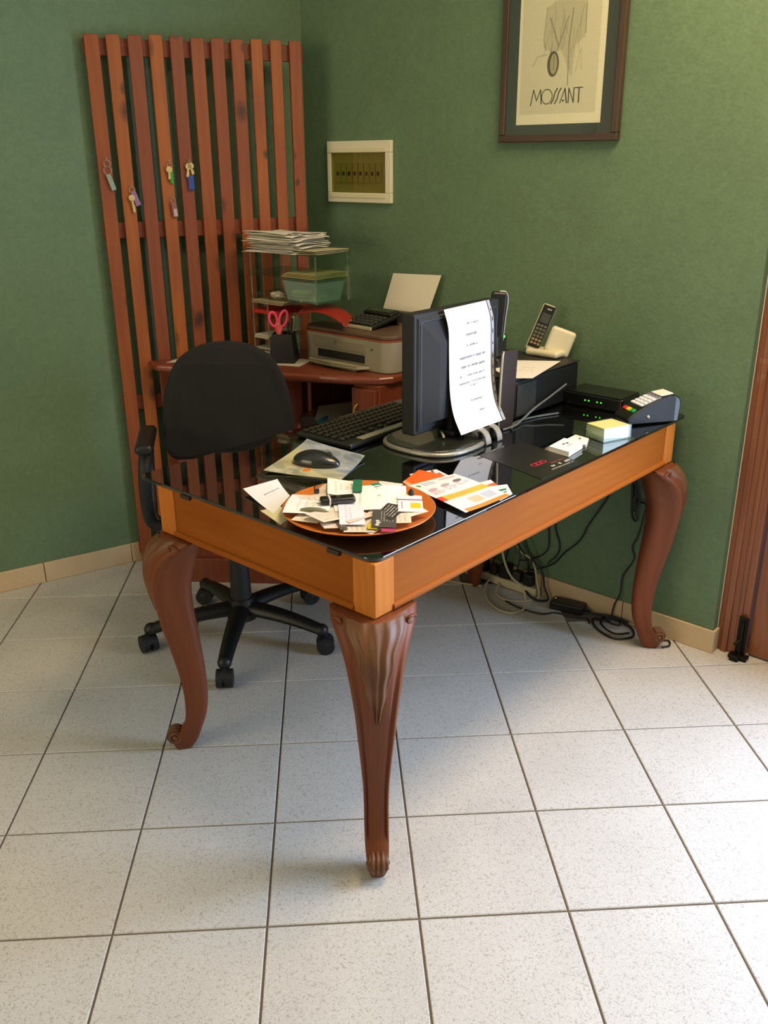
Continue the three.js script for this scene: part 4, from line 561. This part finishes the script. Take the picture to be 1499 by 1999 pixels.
single('pen', [rod([0.705, T + 0.0275, -0.375], [0.765, T + 0.0275, -0.435], 0.0035), rod([0.765, T + 0.0275, -0.435], [0.772, T + 0.0275, -0.442], 0.0028, 0.001)], plain(0xb9b5a0, 0.4), 'short pale pen lying on the foot of the monitor', 'pen');

// ---------------------------------------------------------------- on the corner table
{
  const t = thing('inkjet_printer', 'grey beige inkjet printer with an orange line on the corner table', 'printer', [1.28, TB, -1.17]);
  const fr = 0.05, body = plain(0x8f8871, 0.5), x0 = 1.13, x1 = 1.43, z0 = -1.39, z1 = -0.945, B = TB + 0.0006;
  wpart('body', plan(roundRect(x0, x1, z0, z1, fr, 8), B, B + 0.112, 0.006, 3), body, t);
  wpart('orange_line', plan(roundRect(x0 - 0.001, x1, z0 - 0.001, z1 + 0.001, fr, 8), B + 0.1122, B + 0.1162, 0, 1), plain(0x9a4624, 0.5), t);
  wpart('lid', plan(roundRect(x0 + 0.002, x1, z0 + 0.002, z1 - 0.002, fr, 8), B + 0.1164, B + 0.132, 0.005, 3), plain(0x5c4636, 0.45), t);
  wpart('front_door', span(x0 - 0.004, x0 + 0.004, B + 0.062, B + 0.098, -1.325, -1.06, 0.003, 2), plain(0x837c66, 0.5), t);
  wpart('paper_slot', span(x0 - 0.003, x0 + 0.003, B + 0.026, B + 0.054, -1.30, -1.065, 0.001), plain(0x15150f, 0.8), t);
  wpart('output_tray', [plan([[x0 - 0.0035, -1.335], [x0 - 0.05, -1.30], [x0 - 0.058, -1.18], [x0 - 0.045, -1.06], [x0 - 0.0035, -1.035]], B + 0.010, B + 0.018, 0.002, 2), plan([[x0 - 0.04, -1.31], [x0 - 0.05, -1.30], [x0 - 0.058, -1.18], [x0 - 0.045, -1.06], [x0 - 0.036, -1.07], [x0 - 0.048, -1.18]], B + 0.0182, B + 0.026, 0.002, 2), span(x0 - 0.03, x0 - 0.004, B, B + 0.0098, -1.29, -1.08, 0)], plain(0x968f76, 0.5), t);
  wpart('button', [new THREE.CylinderGeometry(0.004, 0.004, 0.003, 14).rotateZ(Math.PI / 2).translate(x0 - 0.001, B + 0.08, -1.03), new THREE.CylinderGeometry(0.003, 0.003, 0.003, 14).rotateZ(Math.PI / 2).translate(x0 - 0.0055, B + 0.088, -1.205)], plain(0x4a4638, 0.5), t);
  wpart('rear_support', [span(1.400, 1.428, B + 0.1325, B + 0.17, -1.28, -1.05, 0.003)], plain(0x4a443a, 0.5), t);
  single('paper_sheet', quad([[1.432, TB + 0.15, -1.252], [1.432, TB + 0.15, -1.030], [1.462, 1.148, -0.985], [1.462, 1.139, -1.218]], (u, v) => 0, 4), plain(0xe2dcc6, 0.7), 'blank white sheet standing in the rear feed of the inkjet printer', 'paper');
}
{
  const t = thing('calculator', 'large black desk calculator with a pale front edge tilted on the inkjet printer', 'calculator', [1.268, 0.9845, -1.152], -0.06); t.rotation.order = 'YZX'; t.rotation.z = 0.20;
  part('body', [box(0.155, 0.016, 0.150, 0, 0.010, 0, 0.006, 3), box(0.050, 0.014, 0.146, 0.052, 0.022, 0, 0.006, 3)], plain(0x171814, 0.4), t); part('pale_front_edge', box(0.006, 0.012, 0.148, -0.0785, 0.009, 0, 0.002, 2), plain(0xb9b290, 0.45), t);
  part('display', box(0.028, 0.003, 0.115, 0.052, 0.0295, 0, 0.001), plain(0x3c4638, 0.2), t);
  for (let j = 0; j < 4; j++) for (let i = 0; i < 6; i++) part('key', box(0.017, 0.006, 0.017, -0.060 + j * 0.0225, 0.020, -0.058 + i * 0.023, 0.003, 2), (j === 0 && i === 0) ? plain(0xb07a3a, 0.5) : plain(0x34362e, 0.45), t);
  part('prop', [box(0.01, 0.030, 0.13, 0.068, -0.012, 0, 0.003)], plain(0x171814, 0.4), t);
}
{
  const t = thing('pen_cup', 'square black tapered pen cup beside the inkjet printer', 'pen cup', [1.060, TB + 0.0022, -1.412], 0.62);
  const sq = (a, y) => [[-a, y, -a], [a, y, -a], [a, y, a], [-a, y, a]], w = [], A = sq(0.040, 0), Bt = sq(0.034, 0.105);
  const cyl = (r0, r1, h, open) => { const g = new THREE.CylinderGeometry(r1 * 1.414, r0 * 1.414, h, 4, 1, open).rotateY(Math.PI / 4).translate(0, h / 2, 0); const n = g.toNonIndexed(); n.computeVertexNormals(); return n; };
  part('wall', [cyl(0.048, 0.037, 0.105, true), cyl(0.045, 0.034, 0.105, true), span(-0.045, 0.045, 0.0005, 0.004, -0.045, 0.045, 0)], plain(0x0d0e0d, 0.5), t);
  const s = thing('scissors', 'scissors with pink plastic handles standing in the pen cup', 'scissors', [1.048, TB + 0.008, -1.425], -0.55);
  const pink = plain(0xe0486e, 0.4); const loop = (x, y, rx, ry, a) => { const p = []; for (let i = 0; i < 20; i++) { const q = i / 20 * 6.2832; const X = rx * Math.cos(q), Y = ry * Math.sin(q); p.push([x + X * Math.cos(a) - Y * Math.sin(a), y + X * Math.sin(a) + Y * Math.cos(a), 0]); } return tube(p, 0.0052, 48, 8, true); };
  part('handle', [loop(-0.018, 0.150, 0.014, 0.026, 0.18), tube([[-0.010, 0.125, 0], [-0.004, 0.10, 0], [0.002, 0.075, 0]], 0.0065, 14, 8)], pink, s); part('handle', [loop(0.020, 0.150, 0.014, 0.030, -0.28), tube([[0.012, 0.124, 0.004], [0.006, 0.10, 0.004], [0, 0.075, 0.004]], 0.0065, 14, 8)], pink, s);
  part('blade', [box(0.010, 0.075, 0.002, 0.002, 0.040, 0, 0.0005)], steel, s); part('blade', [box(0.010, 0.075, 0.002, -0.001, 0.040, 0.004, 0.0005)], steel, s);
  for (const [x, z, lx, lz, m, l, len] of [[1.074, -1.395, 0.05, 0.10, blackPlastic, 'black pen standing in the pen cup by the scissors', 0.150], [1.056, -1.388, -0.06, 0.16, plain(0x1b2018, 0.35), 'dark pen leaning right in the pen cup', 0.142], [1.086, -1.408, 0.10, 0.12, plain(0xb9b4a8, 0.3), 'pale silver pen leaning against the printer side of the cup', 0.155], [1.036, -1.402, -0.1, 0.02, plain(0xc9793a, 0.4), 'orange pencil standing in the pen cup', 0.138]]) {
    const p = thing('pen', l, 'pen', [x - lx * 0.3 * 0.1, TB + 0.009, z - lz * 0.1 * 0.3], 0, 'pens in the cup'); orient(p, [lx, 1, lz], [0, 0, 1]); part('barrel', new THREE.CylinderGeometry(0.0042, 0.0042, len - 0.012, 10).translate(0, len / 2 + 0.006, 0), m, p); part('tip', new THREE.ConeGeometry(0.004, 0.012, 10).rotateX(Math.PI).translate(0, 0.006, 0), steel, p); part('cap', new THREE.CylinderGeometry(0.0046, 0.0046, 0.022, 10).translate(0, len - 0.008, 0), m, p);
  }
}
{
  const t = thing('letter_tray', 'stacked clear acrylic letter trays by the slat panel', 'letter tray', [1.148, TB, -1.41]), m = acrylic;
  const shelf = (y, xa, xb, za, zb) => { const s = wpart('shelf', span(xa, xb, y, y + 0.003, za, zb, 0.001), m, t); const lip = [span(xa, xb, y + 0.0032, y + 0.016, za, za + 0.002, 0), span(xb - 0.002, xb, y + 0.0032, y + 0.016, za, zb, 0)]; wpart('rim', lip, m, t); };
  const zA = -1.588, zB = -1.228, xA = 1.060, xB = 1.236;
  shelf(1.228, xA, xB, zA, zB); shelf(1.146, xA, xB, zA, zB); shelf(1.062, xA, xB, zA, zB); shelf(0.985, xA, xB, zA, -1.495); shelf(0.905, xA, xB, zA, -1.495);
  wpart('side_panel', [span(xA, xB, 1.0655, 1.2275, zB - 0.003, zB - 0.0005, 0)], m, t);
  wpart('post', [[xA + 0.006, zA + 0.006], [xB - 0.006, zA + 0.006], [xA + 0.006, -1.50], [xB - 0.006, -1.50]].map(([x, z]) => rod([x, TB + 0.001, z], [x, 1.061, z], 0.003)).concat([[xA + 0.006, zA + 0.006], [xB - 0.006, zA + 0.006], [xB - 0.006, zB - 0.008], [xA + 0.006, zB - 0.008]].map(([x, z]) => rod([x, 1.0655, z], [x, 1.2275, z], 0.0028))), MP({ color: 0xcfd8cc, roughness: 0.1, transmission: 0.8, thickness: 0 }), t);
  // contents
  const ps = thing('paper_stack', 'untidy pile of curling white papers on the top letter tray', 'papers', [1.14, 1.2320, -1.46]), q = rng(23);
  for (let i = 0; i < 24; i++) { const cx = 1.130 + (q() - .5) * 0.030, cz = -1.452 + (q() - .5) * 0.035, a = 4 + (q() - .5) * 14, y = 1.2335 + i * 0.0028, ph = q() * 6, k = 0.003 + 0.005 * q(); wpart('sheet', quad(rect(cx, cz, 0.185, 0.225, a, y), (u, v) => k * Math.sin(ph + u * 4 + v * 2) * 0.8 + k * Math.sin(u * 9 + ph) * 0.4, 9, 0.0011), [plain(0xe6e2d2, 0.8), plain(0xf0ecde, 0.8), plain(0xdad6c8, 0.8)][i % 3], ps); }
  single('paper_pile', [0, 1, 2].map((i) => quad(rect(1.150, -1.295, 0.165, 0.125, 4 - 4 * i, 1.2325 + i * 0.005), (u, v) => 0.004 * (1 - v), 4, 0.0014)), plain(0xb9b48e, 0.7), 'thin pale papers on the right of the top letter tray', 'papers');
  const fd = thing('folder', 'yellowish cardboard folders on the second letter tray', 'folder', [1.15, 1.1495, -1.32]); for (let i = 0; i < 4; i++) wpart('cover', quad(rect(1.148, -1.325 + 0.004 * i, 0.165, 0.185 - 0.01 * i, i * 0.8 - 1, 1.1508 + i * 0.0045), (u, v) => 0.002 * Math.sin(u * 3), 3, 0.0016), [plain(0xc9b876, 0.7), plain(0xb9ab78, 0.7)][i % 2], fd);
  const tub = thing('plastic_tub', 'translucent teal plastic tub with yellow papers inside on the third letter tray', 'tub', [1.150, 1.0656, -1.335]);
  const tm = MP({ color: 0xc6e2d6, roughness: 0.3, transmission: 0.7, thickness: 0 });
  { const o = roundRect(-0.082, 0.082, -0.100, 0.100, 0.03, 6), n = o.length; const wallG = gridGeo((u, v) => { const k = Math.round(u * n) % n, [x, z] = o[k], f = 0.84 + 0.16 * v; return V(x * f, 0.002 + 0.068 * v, z * f); }, n, 4), bot = plan(o.map(([x, z]) => [x * 0.84, z * 0.84]), 0.0006, 0.0022); part('wall', [wallG, bot], tm, tub); }
  single('paper_stack', [0, 1, 2, 3, 4].map((i) => quad(rect(1.140, -1.350, 0.10, 0.08, 9 * i - 20, 1.0695 + i * 0.009), (u, v) => 0.004 * Math.sin(u * 5 + i), 4, 0.004)), M({ map: canvasTex(256, 256, (g, w, h) => { const k = rng(4); g.fillStyle = '#e0da8e'; g.fillRect(0, 0, w, h); for (let i = 0; i < 40; i++) { g.fillStyle = ['#d8942c', '#9aaa3a', '#f0e9b8', '#c9762a'][i % 4]; g.fillRect(k() * w, k() * h, 40, 22); } }), roughness: 0.7 }), 'yellow and orange printed papers seen through the teal tub', 'papers');
  single('crumpled_paper', (() => { const g = new THREE.IcosahedronGeometry(0.022, 2), p = g.attributes.position; for (let i = 0; i < p.count; i++) { const a = 0.72 + 0.5 * pn(p.getX(i) * 140 + 9, p.getY(i) * 140 + p.getZ(i) * 90 + 9, 97, 97, 4); p.setXYZ(i, p.getX(i) * a * 1.2, p.getY(i) * a * 0.6, p.getZ(i) * a * 1.5); } g.computeVertexNormals(); return g.translate(1.095, 1.078, -1.468); })(), plain(0xb9b09a, 0.8), 'crumpled pale paper on the third letter tray left of the tub', 'paper');
  single('folder', [0, 1, 2].map((i) => quad(rect(1.146, -1.50 + 0.004 * i, 0.17, 0.165, i, 1.0445 + i * 0.005), () => 0, 2, 0.0016)), plain(0xcbbb92, 0.7), 'cream cardboard folders under the third letter tray', 'folder');
  single('folder', [quad(rect(1.146, -1.512, 0.165, 0.14, 2, 1.018), (u, v) => 0.002 * u, 4, 0.014)], plain(0xb02420, 0.5), 'red folder showing left of the scissors', 'folder');
  single('folder', sheet((u, v) => V(lerp(1.062, 1.235, v), 1.002 + 0.044 * Math.pow(Math.sin(Math.PI * clamp(u * 0.94 + 0.03, 0, 1)), 0.6) - 0.010 * u, lerp(-1.352, -1.085, u) - 0.80 * (lerp(1.062, 1.235, v) - 1.062)), 24, 8, 0.004), MP({ color: 0xa81e1a, roughness: 0.35, clearcoat: 0.3 }), 'glossy red plastic folder bowed over the inkjet printer', 'folder');
  single('paper_stack', [0, 1, 2, 3].map((i) => quad(rect(1.146, -1.542 + 0.002 * i, 0.165, 0.082, i - 1, 0.9115 + i * 0.004), () => 0, 2, 0.0022)), plain(0xd6d0ba, 0.8), 'white papers on a lower letter tray left of the pen cup', 'papers');
  single('paper_stack', [0, 1, 2].map((i) => quad(rect(1.14, -1.540, 0.165, 0.085, 3 * i, TB + 0.012 + i * 0.012), () => 0, 2, 0.003)), plain(0xc6c1a9, 0.8), 'papers on the table top under the letter trays', 'papers');
}
single('paper_sheet', quad([[0.757, TB + 0.0012, -1.735], [0.885, TB + 0.0012, -1.60], [0.97, TB + 0.0012, -1.66], [0.815, TB + 0.0012, -1.755]]), plain(0xcdc7b2, 0.8), 'white sheet at the left end of the corner table behind the chair', 'paper');
single('paper_sheet', quad(rect(1.055, -1.40, 0.13, 0.17, 22, TB + 0.0012)), plain(0xbdb79a, 0.8), 'pale paper under the pen cup', 'paper');
single('paper_sheet', quad([[0.99, 0.6375, -1.20], [1.13, 0.6375, -1.13], [1.33, 0.6375, -1.30], [1.18, 0.6375, -1.36]], (u, v) => 0.012 * v), plain(0xb5b098, 0.8), 'white papers on the low shelf left of the cupboard', 'paper');
single('folder', quad([[0.965, 0.6372, -1.245], [1.035, 0.6372, -1.165], [1.12, 0.6372, -1.25], [1.06, 0.6372, -1.33]], (u, v) => 0.006 * u, 4, 0.003), plain(0x1f6f78, 0.5), 'teal folder on the low shelf by the chair back', 'folder');

// ---------------------------------------------------------------- cables under the desk
const cab = plain(0x15161a, 0.5), cabG = 'dark cables under the desk', wcab = plain(0xb8b091, 0.5);
single('cable', tube([[1.4795, 0.65, -0.160], [1.4795, 0.534, -0.157], [1.478, 0.466, -0.144], [1.478, 0.462, -0.113], [1.479, 0.414, -0.117], [1.479, 0.338, -0.130], [1.479, 0.297, -0.145], [1.479, 0.257, -0.134], [1.479, 0.177, -0.170], [1.472, 0.113, -0.170], [1.468, 0.062, -0.187], [1.462, 0.006, -0.190]], 0.003, 120, 6), cab, 'thin black cable kinking down the wall beside the right front leg', 'cable', cabG);
single('cable', tube([[1.4795, 0.62, -0.185], [1.4795, 0.448, -0.256], [1.4795, 0.33, -0.319], [1.4795, 0.266, -0.347], [1.4795, 0.196, -0.409], [1.4795, 0.145, -0.447], [1.474, 0.107, -0.508], [1.46, 0.09, -0.56]], 0.003, 90, 6), cab, 'black cable sagging diagonally across the wall under the desk', 'cable', cabG);
single('cable', tube([[1.4795, 0.62, -0.49], [1.4795, 0.35, -0.476], [1.4795, 0.282, -0.478], [1.4795, 0.19, -0.478], [1.474, 0.138, -0.539], [1.462, 0.12, -0.59]], 0.0027, 60, 6), cab, 'thin dark cable hanging straight then bending left on the wall', 'cable', cabG);
single('cable', tube([[1.4795, 0.62, -0.46], [1.4795, 0.283, -0.450], [1.4795, 0.23, -0.429], [1.4795, 0.189, -0.433], [1.473, 0.14, -0.47]], 0.0027, 60, 6), cab, 'thin dark cable hanging straight down the wall under the desk', 'cable', cabG);
single('cable', [tube([[1.470, 0.64, -0.165], [1.472, 0.53, -0.160], [1.472, 0.405, -0.152], [1.471, 0.395, -0.137], [1.470, 0.471, -0.147], [1.468, 0.55, -0.150], [1.468, 0.64, -0.150]], 0.0035, 60, 6), tube([[1.464, 0.64, -0.16], [1.464, 0.50, -0.158], [1.465, 0.43, -0.148], [1.463, 0.48, -0.130], [1.464, 0.56, -0.165], [1.464, 0.64, -0.17]], 0.0035, 60, 6)], cab, 'bundled loop of black cable hanging under the desk corner', 'cable', cabG);
single('cable', [tube([[1.448, 0.005, -0.196], [1.435, 0.005, -0.243], [1.379, 0.005, -0.206], [1.349, 0.005, -0.116], [1.403, 0.005, -0.075], [1.455, 0.006, -0.11], [1.460, 0.010, -0.170], [1.44, 0.012, -0.215], [1.395, 0.012, -0.19], [1.368, 0.012, -0.125], [1.405, 0.012, -0.09]], 0.0042, 140, 6), tube([[1.455, 0.018, -0.224], [1.415, 0.018, -0.164], [1.421, 0.018, -0.139], [1.450, 0.018, -0.152], [1.44, 0.019, -0.185], [1.405, 0.018, -0.20]], 0.004, 60, 6), tube([[1.42, 0.02, -0.28], [1.435, 0.024, -0.23], [1.455, 0.024, -0.17], [1.45, 0.024, -0.12]], 0.005, 40, 6)], cab, 'coil of black cable on the floor behind the right front leg', 'cable', cabG);
single('cable', tube([[1.340, 0.005, -0.560], [1.327, 0.005, -0.49], [1.341, 0.005, -0.401], [1.380, 0.005, -0.37], [1.395, 0.005, -0.30], [1.415, 0.005, -0.262], [1.39, 0.005, -0.235]], 0.0032, 80, 6), cab, 'black cable wandering over the floor in front of the power adapter', 'cable', cabG);
single('cable', tube([[1.40, 0.006, -0.03], [1.440, 0.006, 0.012], [1.455, 0.006, 0.03], [1.425, 0.006, 0.048], [1.398, 0.006, 0.035]], 0.0032, 40, 6), cab, 'small loop of black cable sticking out past the right front foot', 'cable', cabG);
{
  const t = thing('power_adapter', 'black power adapter brick lying on the floor by the skirting', 'power adapter', [1.438, 0.0005, -0.353], Math.atan2(0.026, 0.112) - 0.0);
  part('case', box(0.056, 0.032, 0.125, 0, 0.0165, 0, 0.006, 3), plain(0x17181a, 0.4), t); part('led_light', box(0.004, 0.001, 0.004, 0.008, 0.033, -0.05, 0), M({ color: 0x333322, emissive: 0xffe090, emissiveIntensity: 0.5 }), t); part('cord_grip', rod([0, 0.016, 0.062], [0.0, 0.014, 0.085], 0.006, 0.004), blackPlastic, t);
}
{
  const t = thing('power_strip', 'white power strip full of plugs along the skirting under the desk', 'power strip', [1.4545, 0.0005, -0.66]);
  part('case', box(0.036, 0.034, 0.33, 0, 0.018, 0, 0.008, 3), plain(0xcfc8ac, 0.5), t); part('switch_light', box(0.014, 0.006, 0.020, -0.002, 0.037, -0.145, 0.002, 2), M({ color: 0xff8a20, emissive: 0xff7a18, emissiveIntensity: 1.6 }), t);
  const plug = (z, s, m, l) => { const p = thing('plug', l, 'plug', [1.4545, 0.0362, -0.66 + z], 0, 'plugs in the power strip'); part('body', [box(0.034 * s, 0.046 * s, 0.036 * s, 0, 0.023 * s, 0, 0.009, 3)], m, p); part('cord', tube([[0, 0.044 * s, 0], [-0.012, 0.066 * s, 0.004], [-0.012, 0.10 * s, 0.014], [-0.004, 0.20, 0.02 - z * 0.4], [0.010, 0.40, 0.02 - z * 0.8], [0.012, 0.62, 0.03 - z]], 0.0034, 24, 6), m, p); };
  plug(-0.085, 1.1, blackPlastic, 'black plug nearest the back leg in the power strip'); plug(-0.035, 0.9, plain(0x3a2f2a, 0.5), 'brownish plug in the middle of the power strip'); plug(0.02, 1.25, blackPlastic, 'large black plug in the power strip'); plug(0.075, 1.0, plain(0x2c2c33, 0.5), 'dark grey plug near the front end of the power strip'); plug(0.125, 1.1, softBlack, 'matt black plug at the front end of the power strip');
}
single('cable', [tube([[1.4365, 0.018, -0.70], [1.395, 0.012, -0.690], [1.344, 0.006, -0.655], [1.287, 0.006, -0.593], [1.262, 0.006, -0.531], [1.271, 0.006, -0.487], [1.319, 0.010, -0.468], [1.362, 0.035, -0.490], [1.378, 0.065, -0.520], [1.372, 0.092, -0.560], [1.385, 0.16, -0.61], [1.43, 0.30, -0.66], [1.462, 0.62, -0.70]], 0.0042, 100, 7)], wcab, 'cream cable looping forward from the power strip onto the floor', 'cable', 'cream cables under the desk');
single('cable', [tube([[1.468, 0.62, -0.72], [1.45, 0.32, -0.67], [1.445, 0.21, -0.60], [1.448, 0.168, -0.574], [1.452, 0.145, -0.526], [1.452, 0.111, -0.508], [1.452, 0.069, -0.500], [1.435, 0.010, -0.478], [1.39, 0.006, -0.50], [1.352, 0.006, -0.545], [1.349, 0.006, -0.585], [1.378, 0.006, -0.63], [1.4365, 0.016, -0.655]], 0.0042, 120, 7)], wcab, 'cream cable arching down in front of the plugs', 'cable', 'cream cables under the desk');
single('cable', [tube([[1.33, 0.0055, -0.86], [1.345, 0.0055, -0.80], [1.365, 0.0055, -0.745], [1.385, 0.0055, -0.70]], 0.004, 40, 7)], wcab, 'cream cable on the floor left of the back leg', 'cable', 'cream cables under the desk');
single('cable', [tube([[1.445, 0.15, -0.52], [1.455, 0.106, -0.480], [1.455, 0.05, -0.466], [1.452, 0.008, -0.446], [1.425, 0.007, -0.455], [1.412, 0.012, -0.49], [1.4365, 0.018, -0.535]], 0.0042, 60, 7)], cab, 'black cable bent in a sharp loop at the end of the power strip', 'cable', cabG);
single('cable', [tube([[1.46, 0.62, -0.60], [1.455, 0.36, -0.62], [1.44, 0.22, -0.60], [1.452, 0.14, -0.545], [1.455, 0.07, -0.54]], 0.004, 60, 7), tube([[1.455, 0.62, -0.64], [1.45, 0.34, -0.67], [1.44, 0.2, -0.68], [1.42, 0.13, -0.66]], 0.004, 60, 7), tube([[1.450, 0.62, -0.68], [1.44, 0.30, -0.72], [1.43, 0.16, -0.745], [1.425, 0.08, -0.74]], 0.004, 60, 7)], cab, 'three black leads dropping behind the desk to the plugs', 'cable', cabG);

// the two tables get their origin at the middle of their footprint
for (const [n, x, z] of [['desk', 0.69, -0.37], ['corner_table', 1.12, -1.38]]) { const t = scene.getObjectByName(n); t.position.set(x, 0, z); for (const c of t.children) { c.position.x -= x; c.position.z -= z; } }

renderer.render(scene, camera);
